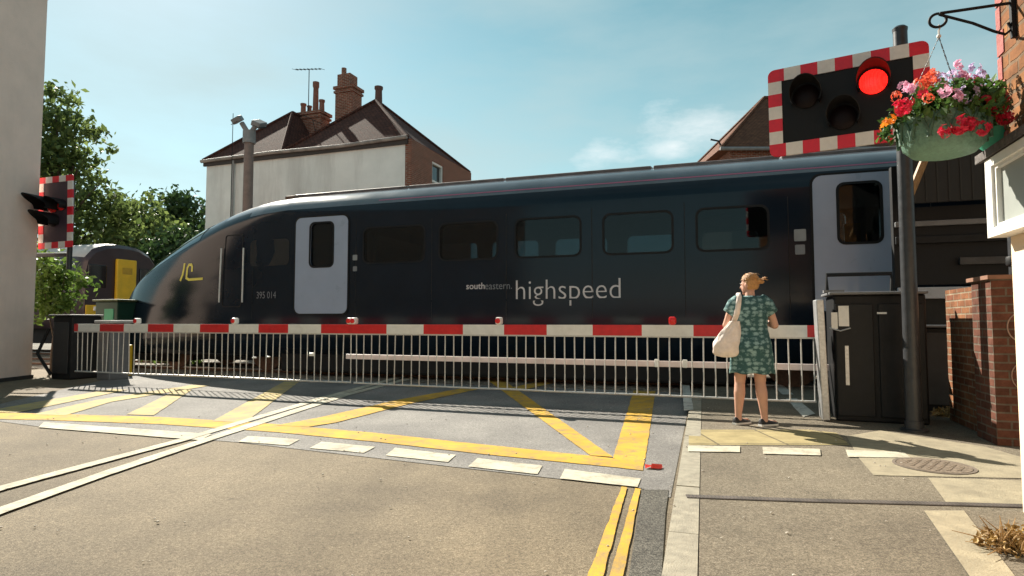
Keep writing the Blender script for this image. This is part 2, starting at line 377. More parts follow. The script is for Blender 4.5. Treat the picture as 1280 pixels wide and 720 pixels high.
CREAM = M('cream_render', (.80,.63,.46), .85, var=.06, scale=5, bump=.2, bscale=70, dirt=.2, dirtc=(.55,.40,.28))
BRICK_R = brick('red_brick', (.30,.085,.05), (.20,.06,.04), (.34,.28,.22))
BRICK_O = brick('orange_wall_brick', (.26,.115,.055), (.18,.07,.04), (.27,.21,.145), var=.6, ms=.009, bh=.072)
BRICK_P = brick('shade_darkened_pier_brick', (.15,.06,.04), (.09,.04,.028), (.14,.11,.085), var=.5, ms=.009, bh=.072)  # dark red brick, deepened to carry the shade on the pier's front face
BRICK_S = brick('old_stock_brick', (.34,.155,.06), (.19,.08,.038), (.20,.13,.08), bw=.21, bh=.085, ms=.012, bump=1.0, var=.6, jitter=.03)
TILE = brick('clay_roof_tiles', (.13,.05,.036), (.085,.035,.028), (.03,.018,.015), bw=.17, bh=.11, ms=.012, bump=.9, var=.5)
TILE_B = brick('brown_roof_tiles', (.20,.085,.048), (.14,.06,.038), (.05,.028,.02), bw=.17, bh=.11, ms=.012, bump=.9, var=.45)
LEAD = M('grey_lead', (.22,.21,.21), .6, var=.2, scale=6)
TIMBER = M('varnished_timber', (.30,.16,.06), .6, var=.3, scale=12)
DARKWOOD = brick('dark_boards', (.028,.024,.022), (.02,.018,.017), (.006,.006,.006), bw=4, bh=.12, ms=.01, bump=.6, var=.4)
NAVY = M('navy_train_paint', (.005,.0115,.021), .15, var=.2, scale=1.1, coat=.0, spec=.32, rvar=.07, dirt=.5, dirtc=(.016,.019,.022), bump=.04, bscale=.9)
TRAIN_ROOF = M('grey_train_roof', (.10,.115,.135), .17, var=.2, scale=2, dirt=.35, dirtc=(.05,.05,.05), coat=.3, rvar=.06)
DOOR_BLUE = M('pale_blue_door_paint', (.36,.42,.54), .3, var=.05, scale=3, coat=.4)
UNDER = M('underframe', (.012,.011,.011), .8, var=.4, scale=8)
RUST = M('rusty_steel', (.14,.07,.04), .7, var=.4, scale=20)
STEEL = M('polished_rail_top', (.45,.43,.4), .3, metal=.9, var=.1, scale=20)
PINK = M('pink_line', (.42,.10,.18), .35, var=.05)
LETTER = M('silver_lettering', (.66,.62,.62), .4, var=.04)
LETTER_D = M('dim_lettering', (.22,.23,.25), .4, var=.04)
YEL_T = M('yellow_livery', (.72,.62,.06), .4, var=.05)
YEL_F = M('yellow_warning_paint', (.72,.44,.02), .45, var=.1, scale=4, dirt=.2)
MAROON = M('dark_maroon_train', (.03,.015,.02), .35, var=.2, scale=3, coat=.3)
GLASS_T = glass('tinted_train_glass', (.33,.40,.42))
GLASS_D = M('dark_glass', (.008,.01,.012), .08, var=.2, scale=2, coat=.5, rvar=.03)
SEAT = M('train_seat', (.03,.035,.06), .8, var=.2, scale=20)
SEATG = M('train_lining', (.30,.31,.32), .7, var=.1)
CURT = M('grey_lining', (.45,.45,.46), .8, var=.25, scale=30)
LED_RED = lampmat('lit_red_lens', (1.0,.012,.008), 1.7)
LENS_DARK = M('unlit_red_lens', (.006,.002,.003), .5, var=.4, scale=60, spec=.2)
LENS_RED = M('red_lamp_lens', (.75,.02,.02), .25, var=.1)
GREENBOX = M('green_cabinet', (.012,.05,.03), .5, var=.2, scale=8)
GREENSIGN = M('pale_green_panel', (.06,.36,.2), .5, var=.1)
BASKET = M('sage_green_wicker', (.13,.245,.175), .6, var=.22, scale=40, bump=.5, bscale=60)
BASKET_T = M('teal_planter', (.06,.40,.25), .5, var=.15, scale=20)
LEAF_A = leafmat('tree_leaves', (.05,.08,.022), (.16,.21,.06), .5)
LEAF_B = leafmat('dark_leaves', (.02,.045,.016), (.055,.10,.028), .3)
LEAF_C = leafmat('bright_leaves', (.06,.12,.02), (.17,.26,.055), .4)
LEAF_F = leafmat('planter_leaves', (.03,.075,.018), (.10,.19,.04), .35)
LEAF_D = leafmat('dry_leaves', (.18,.10,.03), (.42,.27,.09), .2)
BARK = M('bark', (.075,.055,.038), .9, var=.35, scale=14, bump=.7, bscale=30)
SKIN = M('skin', (.60,.33,.235), .5, var=.07, scale=14)
HAIR = M('ginger_hair', (.48,.24,.08), .45, var=.35, scale=40, bump=.5, bscale=120)
CANVAS = M('cream_canvas', (.82,.70,.64), .85, var=.14, scale=12, bump=.7, bscale=26)
SHOE = M('black_shoe', (.012,.012,.014), .6, var=.2)
SOLE = M('white_sole', (.7,.68,.64), .6, var=.05)
PET_R = leafmat('red_petals', (.45,.006,.03), (.80,.03,.08), .35)
PET_P = leafmat('pink_petals', (.75,.30,.45), (.85,.55,.72), .4)
PET_L = leafmat('lilac_petals', (.55,.42,.72), (.80,.70,.88), .4)
PET_O = leafmat('orange_petals', (.80,.20,.01), (.85,.32,.03), .35)
PET_C = leafmat('coral_petals', (.78,.10,.05), (.85,.22,.12), .35)

# ================================================================== THE SETTING: ground
def rough_edge(p, rnd, step=.05, amp=.0022):
    p = [Vector(q) for q in p]; out = []; drift = 0
    for a, b_ in zip(p, p[1:] + p[:1]):
        d = b_ - a; L_ = d.length
        if L_ < 1e-4: continue
        if L_ < .55: out.append(a); continue
        d.normalize(); n_ = Vector((-d.y, d.x, 0)); k = max(1, min(160, int(L_/step))); out.append(a)
        for i in range(1, k):
            drift = drift*.6 + rnd.gauss(0, amp*.7); out.append(a + d*(L_*i/k) + n_*max(-amp*2.4, min(amp*2.4, drift)))
    return out
def sheet(name, polys, mat, kind='structure', mats=None, thick=0.0):
    mb = MB(); rnd = random.Random(len(name)*7)
    for p in polys:
        mi = 0
        if isinstance(p, tuple) and isinstance(p[1], int): p, mi = p
        if 'marking' in name: p = rough_edge(p, rnd)
        mb.poly([Vector(q) for q in p], mi)
    o = mb.build(name, mats or mat, recalc=False, uv=True)
    me = o.data
    for f in me.polygons:
        if f.normal.z < 0: f.flip()
    o['kind'] = kind
    return o
def gp(pts, z): return [G(x, y, z) for x, y in pts]
def subdiv_ribbon(pts, w, z):
    """a strip of constant width w along photo points"""
    P = [G(x, y, z) for x, y in pts]; out = []
    for i in range(len(P) - 1):
        t = (P[i+1] - P[i]).normalized(); nrm = Vector((-t.y, t.x, 0)) * w / 2
        out.append([P[i] - nrm, P[i] + nrm, P[i+1] + nrm, P[i+1] - nrm])
    return out

FZ = .06                                   # height of the footway above the road
RD = Vector((.30, .954, 0)).normalized()   # way the road runs
K0 = G(840, 640); K0 = Vector((K0.x, K0.y, 0))
def kerb_line(t, off=0.0): return K0 + RD * t + Vector((RD.y, -RD.x, 0)) * off

sheet('ground', [[(-300,-60,-.02),(300,-60,-.02),(300,600,-.02),(-300,600,-.02)]], A_EARTH)
sheet('road', [[(-14,-12,0), kerb_line(-16), kerb_line(30), (-14, 40, 0)]], A_ROAD)
# greyer asphalt of the crossing
cz = .004
near = [(-60, 519), (48, 533), (250, 549), (300, 553), (580, 585), (800, 610), (838, 622)]
NP = [G(x, y, cz) for x, y in near]
sheet('crossing', [NP + [kerb_line(7.4) + Vector((0,0,cz)), Vector((2.6, 16, cz)), Vector((-9.5, 18, cz))]], A_BOX)
sheet('gutter', [gp([(802, 612), (836, 612), (832, 640), (823, 780), (775, 780), (786, 720)], .008)], A_GUT)

# footway: raised slab with a rounded dropped kerb
fw = MB()
ft0, ft1 = -14, 7.2
fw.prism([kerb_line(ft0, .16) + Vector((0,0,-.01)), kerb_line(ft0, 9) + Vector((0,0,-.01)), kerb_line(ft1, 9) + Vector((0,0,-.01)), kerb_line(ft1, .16) + Vector((0,0,-.01))], (0,0,FZ + .01))
o = fw.build('footway', A_FOOT); o['kind'] = 'structure'
kb = MB(); t = -6.0
while t < 5.0:
    L_ = .91
    a, b_ = kerb_line(t + .006, .0), kerb_line(t + L_ - .006, .0)
    c, d_ = kerb_line(t + L_ - .006, .155), kerb_line(t + .006, .155)
    h = FZ + .004 + random.uniform(-.003, .004)
    kb.add([a, b_, c, d_] + [p + Vector((0,0,h)) for p in (kerb_line(t+.006,.012), kerb_line(t+L_-.006,.012), c, d_)],
           [(0,3,2,1),(4,5,6,7),(0,1,5,4),(1,2,6,5),(2,3,7,6),(3,0,4,7)])
    t += L_
o = kb.build('kerb', KERB); o['kind'] = 'structure'
sheet('paving_slabs', [gp([(861, 537), (1010, 537), (1046, 541), (1062, 556), (861, 556)], FZ + .004)], SLAB)
sheet('concrete_apron', [gp([(1058, 545), (1100, 538), (1230, 558), (1290, 575), (1290, 598), (1092, 594), (1074, 573)], FZ + .004),
                         gp([(1155, 638), (1205, 638), (1300, 760), (1240, 760)], FZ + .004),
                         gp([(1160, 597), (1300, 601), (1300, 634), (1185, 631)], FZ + .004)], CONC)

# markings
mz = .009
yel = [gp([(25,517),(200,522),(345,532),(470,540),(600,557),(770,574),(806,577),(803,589),(770,585),(600,567),(470,551),(345,541),(200,531),(20,526)], mz)]
yel = []
edge_hi = [(-40,515),(60,517),(200,521),(345,530),(470,541),(600,555),(770,573)]
edge_lo = [(-40,523),(60,525),(200,530),(345,540),(470,552),(600,567),(770,584)]
for i in range(len(edge_hi)-1): yel.append(gp([edge_hi[i], edge_hi[i+1], edge_lo[i+1], edge_lo[i]], mz))
yel.append(gp([(770,573),(766,573.2),(797,472),(822,472),(804,588),(770,584)], mz))
yel.append(gp([(608,474),(628,474),(766,571),(738,569)], mz + .002))
yel.append(gp([(345,531.5),(398,522),(500,499),(585,484),(600,486),(510,505),(420,528),(385,533.5)], mz + .002))
yel.append((gp([(266,526),(355,477),(374,477),(306,528)], mz + .002), 1))
yel.append((gp([(158,518),(222,487),(240,487),(192,519)], mz + .002), 1))
yel.append((gp([(40,518),(120,500),(240,481),(262,482),(140,502),(82,519)], mz + .002), 1))
yel.append((gp([(-20,514),(140,486),(160,487),(20,516)], mz + .002), 1))
yel.append(gp([(640,484),(700,472),(712,474),(655,487)], mz + .002))
sheet('yellow_box_marking', yel, P_YEL, mats=[P_YEL, P_YELW])
ctr = []
for pts in ([(-80,634.5),(0,610),(230,549),(300,528),(400,498.5),(515,467)], [(-80,668),(0,638),(130,592),(270,545.5),(330,526),(430,494),(535,467)]):
    P = [G(x, y, mz + .004) for x, y in pts]; wds = [.12, .12, .12, .13, .15, .16, .16]
    for i in range(len(P)-1):
        t_ = (P[i+1]-P[i]).normalized(); n_ = Vector((-t_.y, t_.x, 0)); a, b_ = wds[i]/2, wds[i+1]/2
        ctr.append([P[i]-n_*a, P[i]+n_*a, P[i+1]+n_*b_, P[i+1]-n_*b_])
sheet('centre_line_marking', ctr, P_WHITE)
sheet('stop_line_marking', [gp(q, mz + .001) for q in (
    [(55,527.5),(265,542.5),(250,550),(48,534)],
    [(310,545),(375,549),(361,556.5),(298,552)], [(402,552),(469,558.5),(455,566),(387,560)], [(494,559.5),(570,568.5),(560,577.5),(482,569)],
    [(597,572.5),(678,582),(672,592.5),(585,583)], [(706,586),(801,598),(797,608.5),(700,598)])], P_WHITE)
sheet('double_yellow_marking', [gp([(777,608),(784,609),(753,722),(747,745),(727,745),(734,722)], mz), gp([(794,610),(801,611),(778,722),(774,745),(754,745),(761,722)], mz)], P_YEL)
sheet('footway_marking', [gp(q, FZ + .008) for q in (
    [(860,556.5),(925,557.5),(925,565),(860,564)], [(953,558.5),(1025,561),(1026,569),(954,567)], [(1057,562),(1130,565),(1138,572),(1060,571)])], P_WHITE)
sheet('walkway_marking', [gp(q, FZ + .008) for q in (
    [(852,472),(860,472),(867,512),(855,513)], [(963,478),(975,478),(992,493),(978,493)], [(982,498),(996,498),(1019,517),(1004,521)])], P_WORN)

# railway
TH = math.atan(.345); TD = Vector((math.cos(TH), -math.sin(TH), 0)); TN = Vector((-math.sin(TH), -math.cos(TH), 0))   # along train, towards the camera
NOSE = PLN(170, 402, 12.48, .345); NOSE.z = 0
bal = MB()
for ccen in (0.0, -3.5):
    c0 = NOSE - TN * (-ccen) if False else NOSE + TN * ccen
    p0, p1 = c0 - TD * 45, c0 + TD * 60
    bal.prism([p0 - TN*1.7 + Vector((0,0,-.015)), p0 + TN*1.7 + Vector((0,0,-.015)), p1 + TN*1.7 + Vector((0,0,-.015)), p1 - TN*1.7 + Vector((0,0,-.015))], (0,0,.025 if ccen == 0 else .03))
o = bal.build('track_bed', BALLAST); o['kind'] = 'structure'
rl = MB()
for ccen in (0.0, -3.5):
    for g_ in (-.72, .72):
        a = NOSE + TN * (ccen + g_) - TD * 45; b_ = a + TD * 105
        rl.tube([a + Vector((0,0,.03)), b_ + Vector((0,0,.03))], .04, 6, 0); 
        s_ = TN * .03
        rl.prism([a + s_ + Vector((0,0,.06)), a - s_ + Vector((0,0,.06)), b_ - s_ + Vector((0,0,.06)), b_ + s_ + Vector((0,0,.06))], (0,0,.02), 1)
o = rl.build('railway_track', [RUST, STEEL]); o['kind'] = 'structure'

# ================================================================== LEFT BUILDING
C0 = G(39, 473); C0.z = 0
lb = thing('rendered_building', C0, 'tall pale pinkish rendered building along the left edge of the road', 'building')
ed = Vector((-math.cos(TH), math.sin(TH), 0)); sdir = Vector((.02, -1, 0)).normalized(); Hb = 7.9
foot = [Vector((0,0,0)), sdir*14, sdir*14 + ed*8, ed*8]
MB().prism([p + Vector((0,0,.06)) for p in foot], (0,0,Hb-.06)).build('wall', RENDER_W, lb)
off = .025
ex = [foot[0] + Vector((off, off, 0)), foot[1] + Vector((off,-off,0)), foot[2] + Vector((-off,-off,0)), foot[3] + Vector((-off,off,0))]
MB().prism(ex, (0,0,.07)).build('wall_foot_shade', M('foot_shade_dark', (.03,.028,.028), .8), lb)  # thin dark strip standing in for the shadow along the wall foot
MB().prism([p + Vector((0,0,Hb)) for p in [foot[0]+Vector((.15,.15,0)), foot[1]+Vector((.15,-.1,0)), foot[2]+Vector((-.15,-.1,0)), foot[3]+Vector((-.1,.15,0))]], (0,0,.12)).build('coping', LEAD, lb)

# ================================================================== VEGETATION
def leaf_cloud(mb, blobs, n, size, seed, clump=.35, flat=.0):
    rnd = random.Random(seed); tot = sum(b[1][0]*b[1][1]*b[1][2] for b in blobs)
    for c, r in blobs:
        c = Vector(c); k = max(6, int(n * r[0]*r[1]*r[2] / tot)); ncl = max(5, k // 26)
        cls = []
        for _ in range(ncl):
            while True:
                p = Vector((rnd.uniform(-1,1), rnd.uniform(-1,1), rnd.uniform(-1,1)))
                if .25 < p.length < 1: break
            p *= rnd.uniform(.75, 1.08)
            cls.append((c + Vector((p.x*r[0], p.y*r[1], p.z*r[2])), rnd.uniform(.6, 1.4)))
        for _ in range(k):
            q, w = rnd.choice(cls); sg = clump * w * min(r)
            ga = lambda q_: max(-1.7, min(1.7, rnd.gauss(0, 1)))*q_
            p = q + Vector((ga(sg), ga(sg), ga(sg*.7)))
            s_ = size * rnd.uniform(.55, 1.35)
            e = Euler((rnd.uniform(-1.2,1.2), rnd.uniform(-1.2,1.2), rnd.uniform(0,6.28))).to_matrix()
            x, y = e @ Vector((s_,0,0)), e @ Vector((0,s_*.55,0)); z = e @ Vector((0,0,s_*.15))
            mb.add([p - x, p - y + z, p + x, p + y + z], [(0,1,2,3)])
def tree(name, base, h, blobs, n, size, mat, label, cat, seed, tr=.2, clump=.35, limbs=9):
    base = Vector(base); t = thing(name, base, label, cat)
    rnd = random.Random(seed); mb = MB()
    top = Vector((0,0,h*.72)); path = [Vector((rnd.uniform(-.1,.1)*i*.4, rnd.uniform(-.1,.1)*i*.4, h*.72*i/5)) for i in range(6)]
    mb.tube(path, [tr*(1-.75*i/5) for i in range(6)], 8)
    for i in range(limbs):
        c, r = rnd.choice(blobs); c = Vector(c); k = rnd.randint(2, 4); st = path[k]
        en = c + Vector((rnd.uniform(-.7,.7)*r[0], rnd.uniform(-.7,.7)*r[1], rnd.uniform(-.5,.7)*r[2]))
        md = (st + en)/2 + Vector((0,0,.12*(en-st).length))
        mb.tube([st, md, en], [tr*.4, tr*.24, tr*.06], 6)
    mb.build('trunk', BARK, t, smooth=50)
    cb = MB(); leaf_cloud(cb, blobs, n, size, seed, clump); cb.build('crown', mat, t, recalc=False, uv=False)
    return t
def P3(x, y, Y, base): return AT(x, y, Y) - base
B = AT(75, 402, 27); B.z = 0
tree('broadleaf_tree', B, 10.5, [(P3(62,135,27,B),(1.9,1.8,1.3)), (P3(95,185,27,B),(1.5,1.8,1.5)), (P3(60,230,27,B),(2.3,2,1.8)), (P3(112,262,26.5,B),(1.7,1.6,1.7)), (P3(20,190,27.5,B),(1.8,1.8,2.4)), (P3(125,300,26.5,B),(1.6,1.6,1.4)), (P3(40,300,27,B),(2.2,2,1.6))],
     7800, .17, LEAF_A, 'tallest leafy tree, with open airy crown, rising behind the left striped warning board', 'tree', 11, .24, .21, 26)
B = AT(225, 402, 34); B.z = 0
tree('round_tree', B, 7.5, [(P3(225,265,34,B),(1.6,1.5,1.2)), (P3(212,285,34,B),(1.5,1.5,1.2)), (P3(238,300,34,B),(1.5,1.5,1.6))], 3600, .17, LEAF_B,
     'small dark round topped tree nearest the corner of the pale house', 'tree', 12, .16)
B = AT(172, 402, 30); B.z = 0
tree('bushy_tree', B, 7, [(P3(165,262,30,B),(1.2,1.2,1.0)), (P3(178,290,30,B),(1.7,1.4,1.1)), (P3(150,315,30,B),(1.7,1.4,1.3)), (P3(195,315,30,B),(1.4,1.4,1.2))], 4200, .16, LEAF_A,
     'mid green bushy tree between the tall tree and the dark round tree', 'tree', 13, .16)
B = AT(215, 402, 25.5); B.z = 0
tree('overgrown_shrub', B, 4.5, [(P3(205,325,25.5,B),(1.5,1.1,1.1)), (P3(235,318,25.5,B),(1.2,1.1,1.1)), (P3(200,365,25.5,B),(1.7,1.1,1.4)), (P3(185,345,26,B),(1.1,1.1,1.3))], 4200, .13, LEAF_B,
     'dark overgrown trackside shrub right behind the pointed train nose', 'shrub', 14, .1)
B = AT(64, 470, 13.4); B.z = 0
tree('leafy_bush', B, 2.6, [(P3(60,335,13.4,B),(.40,.4,.42)), (P3(78,358,13.4,B),(.38,.4,.42)), (P3(55,375,13.4,B),(.42,.4,.42)), (P3(82,380,13.4,B),(.28,.3,.3))], 1500, .075, LEAF_C,
     'bright green leafy bush beside the left building, under the striped warning board', 'bush', 15, .04, .34, 7)
wd = MB(); rnd = random.Random(3)
for i in range(420):
    x = rnd.uniform(108, 250); p = PLN(x, 440, 13.0 + rnd.uniform(0, 1.4), .345) ; p.z = 0
    h = rnd.uniform(.12, .5); a = rnd.uniform(0, 6.28); w = .02
    dx = Vector((math.cos(a)*w, math.sin(a)*w, 0)); tip = p + Vector((rnd.uniform(-.15,.15), rnd.uniform(-.15,.15), h))
    wd.add([p - dx, p + dx, (p + tip)/2 + dx*1.4, tip, (p+tip)/2 - dx*1.2], [(0,1,2,3,4)])
o = wd.build('trackside_weeds', LEAF_C, recalc=False, uv=False); tag(o, 'rough green weeds growing by the rails behind the left barrier', 'weeds', kind='stuff')

# ================================================================== HOUSES
def house_white():
    E = 8.0
    a = AT(253, 402, 25.9); a.z = 0
    b_ = AT(505, 402, 22.6); b_.z = 0
    h = thing('pale_house', a, 'pale rendered house with two hipped tile roofs behind the train', 'house')
    ux = (b_ - a); Lx = ux.length; ux.normalize(); uy = Vector((-ux.y, ux.x, 0)); D = 5.6
    def W(x, y, z): return ux*x + uy*y + Vector((0,0,z))
    # long rendered wall and the back
    w = MB(); w.prism([W(0,0,0), W(Lx-.02,0,0), W(Lx-.02,.25,0), W(0,.25,0)], (0,0,E)); w.prism([W(0,.25,0), W(.25,.25,0), W(.25,D,0), W(0,D,0)], (0,0,E)); w.prism([W(.25,D-.25,0), W(Lx-.25,D-.25,0), W(Lx-.25,D,0), W(.25,D,0)], (0,0,E))
    plabel(w.build('wall', RENDER_H, h), 'streaked pale rendered wall')
    # brick end wall with window hole
    y0, y1, z0, z1 = 1.7, 2.7, 6.0, 7.6
    e = MB()
    def slab(ya, yb, za, zb): e.prism([W(Lx-.02,ya,za), W(Lx-.02,yb,za), W(Lx+.24,yb,za), W(Lx+.24,ya,za)], (0,0,zb-za))
    slab(0,y0,0,E); slab(y1,D,0,E); slab(y0,y1,0,z0); slab(y0,y1,z1,E)
    plabel(e.build('end_wall', BRICK_R, h), 'red brick end wall')
    wf = MB()
    for (ya, yb, za, zb) in ((y0,y0+.09,z0,z1),(y1-.09,y1,z0,z1),(y0+.09,y1-.09,z0,z0+.09),(y0+.09,y1-.09,z1-.09,z1),(y0+.09,y1-.09,(z0+z1)/2-.04,(z0+z1)/2+.04),((y0+y1)/2-.03,(y0+y1)/2+.03,z0+.09,(z0+z1)/2-.04)):
        wf.prism([W(Lx+.10,ya,za), W(Lx+.10,yb,za), W(Lx+.20,yb,za), W(Lx+.20,ya,za)], (0,0,zb-za))
    win = wf.build('window', WHITE_PAINT, h)
    MB().prism([W(Lx+.06,y0,z0), W(Lx+.06,y1,z0), W(Lx+.09,y1,z0), W(Lx+.09,y0,z0)], (0,0,z1-z0)).build('pane', GLASS_D, win)
    # roofs
    ov = .12; rz = 2.7; half = Lx/2
    for k in range(2):
        x0, x1, xm = ((-ov, 4.1, 2.35), (4.1, Lx+ov, 6.75))[k]; zz = E + .02
        A, B_, C_, D_ = W(x0,-ov,zz), W(x1,-ov,zz), W(x1,D+ov,zz), W(x0,D+ov,zz)
        Pk0, Pk1 = W(xm, D/2-.25, zz+rz), W(xm, D/2+.25, zz+rz)
        m = MB(); m.add([A,B_,C_,D_,Pk0,Pk1], [(0,1,4),(1,2,5,4),(2,3,5),(3,0,4,5),(0,3,2,1)])
        rf = m.build('roof', TILE, h)
        rd = MB()
        for q, pk in ((A,Pk0),(B_,Pk0),(C_,Pk1),(D_,Pk1)): rd.tube([q + Vector((0,0,.03)), pk + Vector((0,0,.03))], .075, 6)
        rd.tube([Pk0, Pk1], .09, 6); rd.build('hip_tiles', TILE, rf)
    g = MB(); g.tube([W(-.14,-.17,E+.0), W(Lx*.36,-.18,E+.03), W(Lx*.7,-.17,E-.03), W(Lx+.14,-.18,E+.03)], .075, 8); g.build('gutter', M('old_gutter', (.30,.24,.21), .6, var=.5, scale=2), h)
    fs = MB(); fs.prism([W(-.1,-.10,E-.2), W(Lx+.1,-.10,E-.2), W(Lx+.1,-.01,E-.2), W(-.1,-.01,E-.2)], (0,0,.2)); fs.build('fascia', M('dark_fascia', (.06,.045,.04), .7), h)
    for xx in (Lx*.18, Lx*.22): pass
    dp = MB(); dp.tube([W(Lx*.16,-.1,E-.1), W(Lx*.16,-.1,0)], .045, 8); dp.build('downpipe', M('grey_pipe', (.28,.26,.25), .6), h)
    # chimneys
    def stack(x, y, zb, zt, sx, sy, pots, label):
        c = W(x, y, 0); m = MB(); rz_ = math.atan2(ux.y, ux.x)
        m.box(c + Vector((0,0,(zb+zt)/2)), (sx, sy, zt-zb), (0,0,rz_)); m.box(c + Vector((0,0,zt-.28)), (sx+.12, sy+.12, .1), (0,0,rz_)); m.box(c + Vector((0,0,zt-.08)), (sx+.16, sy+.16, .14), (0,0,rz_))
        ch = m.build('chimney', BRICK_R, h); plabel(ch, label)
        for (px_, ph, pr) in pots:
            p = MB(); q = c + ux*px_ + Vector((0,0,zt))
            p.lathe([(pr,0),(pr*.85,ph*.15),(pr*.75,ph*.8),(pr*.95,ph*.86),(pr*.95,ph),(pr*.7,ph)], q, 12); p.build('chimney_pot', M('clay_pot', (.22,.09,.06), .8), ch, smooth=40)
        return ch
    stack(2.75, 3.4, E+.3, E+2.9, 1.5, .7, [(-.5,.55,.15),(-.15,.40,.13),(.2,1.5,.16),(.55,.6,.15)], 'wide brick chimney with a row of pots')
    stack(4.35, 4.0, E+.3, E+4.15, .95, .75, [], 'tall narrow brick chimney')
    c = W(4.27, 4.0, 0); m = MB(); m.box(c + Vector((0,0,E+4.45)), (.7,.6,.6), (0,0,math.atan2(ux.y,ux.x))); m.tube([c + ux*-.2 + Vector((0,0,E+4.7)), c + ux*-.2 + Vector((0,0,E+5.15))], .12, 10); m.build('chimney', BRICK_R, h)
    p = MB(); q = W(6.75, D/2, E+rz); p.lathe([(.17,-.1),(.15,.6),(.19,.65),(.19,.75),(.12,.75)], q, 12); p.build('roof_flue', M('clay_flue', (.12,.06,.05), .8), h, smooth=40)
    # aerial
    a_ = MB(); q = W(2.7, 3.2, E+2.9)
    a_.tube([q, q + Vector((0,0,2.1))], .02, 6); q2 = q + Vector((0,0,2.0))
    a_.tube([q2 - ux*.8 + Vector((0,0,.18)), q2 + ux*.7], .016, 6)
    for k in range(8):
        r_ = q2 - ux*.8 + Vector((0,0,.18)) + (ux*1.5 - Vector((0,0,.18)))*(k/7); a_.tube([r_ - uy*.22 - Vector((0,0,.05)), r_ + uy*.22 + Vector((0,0,.05))], .01, 5)
    a_.build('aerial', BLACK, h)
    a_ = MB(); q = W(4.5, 1.6, E+1.0); a_.tube([q, q + ux*-.3 + Vector((0,0,.9))], .015, 5); q2 = q + ux*-.3 + Vector((0,0,.9)); a_.tube([q2 - ux*.5 + Vector((0,0,.25)), q2 + ux*.5 - Vector((0,0,.25))], .014, 5)
    a_.build('aerial', BLACK, h)
house_white()

def house_right():
    a = AT(905, 402, 26); a.z = 0
    h = thing('brick_house', a, 'brown tiled house roof showing behind the big right warning board', 'house')
    E = AT(905, 188, 26).z; L = 13; D = 7; rise = 3.6
    def W(x, y, z): return Vector((x, y - .3*x*.0, z))
    MB().prism([W(.4,0,0), W(L,0,0), W(L,D,0), W(.4,D,0)], (0,0,E)).build('wall', BRICK_R, h)
    A, B_, C_, D_ = W(-.1,-.3,E), W(L+.3,-.3,E), W(L+.3,D+.3,E), W(-.1,D+.3,E)
    m = MB(); m.add([A,B_,C_,D_, W(3.4,D/2,E+rise), W(L-3.4,D/2,E+rise)], [(0,1,5,4),(1,2,5),(2,3,4,5),(3,0,4),(0,3,2,1)])
    rf = m.build('roof', TILE_B, h)
    rd = MB()
    rd.tube([W(3.4,D/2,E+rise+.04), W(L-3.4,D/2,E+rise+.04)], .09, 6)
    for q, k in ((A,0),(D_,0),(B_,1),(C_,1)): rd.tube([q+Vector((0,0,.03)), W(3.4 if k == 0 else L-3.4, D/2, E+rise+.03)], .08, 6)
    rd.build('hip_tiles', TILE_B, rf)
    MB().tube([W(-.15,-.36,E-.02), W(L+.3,-.36,E-.02)], .08, 8).build('gutter', LEAD, h)
    MB().tube([W(.0,-.2,E), W(-.15,-.2,E+.35), W(-.5,-.2,E+.42)], .04, 6).build('vent_pipe', BLACK, h)
house_right()

# floodlight column behind the trains
B = AT(306, 402, 21.5); B.z = 0
fl = thing('floodlight_column', B, 'tall brown column topped with floodlights beside the pale house', 'floodlight')
ht = AT(306, 152, 21.5).z
MB().tube([(0,0,0),(0,0,ht*.5),(0,0,ht-.8)], [.19,.175,.16], 14).build('column', M('brown_column', (.20,.14,.12), .7, var=.2), fl, smooth=50)
m = MB(); m.tube([(0,0,ht-.8),(0,0,ht-.35)], .22, 12); m.tube([(0,0,ht-.5),(-.28,0,ht-.05)], .09, 8); m.tube([(0,0,ht-.5),(.25,0,ht-.1)], .09, 8); m.build('bracket', LEAD, fl, smooth=40)
for sx, dz in ((-.42, .05), (.36, -.1)):
    m = MB(); m.box((sx, -.05, ht+dz), (.34,.5,.2), (R(25), R(-30 if sx<0 else 25), 0), bev=.03); lm = m.build('lamp_head', CAB_LIGHT, fl)
    m = MB(); m.box((sx + (-.05 if sx<0 else .05), -.1, ht+dz-.115), (.26,.4,.02), (R(25), R(-30 if sx<0 else 25), 0)); m.build('lamp_glass', GLASS_T, lm)
m = MB(); m.tube([(-.6,0,ht+.3),(-.6,0,ht*.4),(-.2,0,.6)], .012, 5); m.build('cable', BLACK, fl)

# ================================================================== HIGH SPEED TRAIN
def lerp(tab, x):
    if x <= tab[0][0]: return tab[0][1]
    for (a, fa), (b_, fb) in zip(tab, tab[1:]):
        if x <= b_:
            k = (x-a)/(b_-a); return fa + (fb-fa)*k
    return tab[-1][1]
def smoothtab(tab, x, w=.25): return sum(lerp(tab, x + d*w) for d in (-1,-.5,0,.5,1))/5
TOP = [(0,1.15),(.12,1.56),(.4,1.98),(.81,2.34),(1.4,2.68),(1.95,2.93),(2.6,3.22),(3.2,3.45),(4.0,3.72),(4.8,3.88),(5.8,3.97),(40,3.97)]
WID = [(0,.30),(.12,.55),(.4,.80),(.81,.98),(1.4,1.12),(2.0,1.22),(3.0,1.33),(4.2,1.39),(5.2,1.4),(40,1.4)]
SEC = [(0,.38),(.80,.38),(.93,.55),(.99,.8),(1,1.0),(1,1.5),(1,2.0),(1,2.5),(1,3.10),(.985,3.22),(.955,3.33),(.90,3.44),(.81,3.56),(.66,3.67),(.42,3.755),(.2,3.79),(0,3.8)]
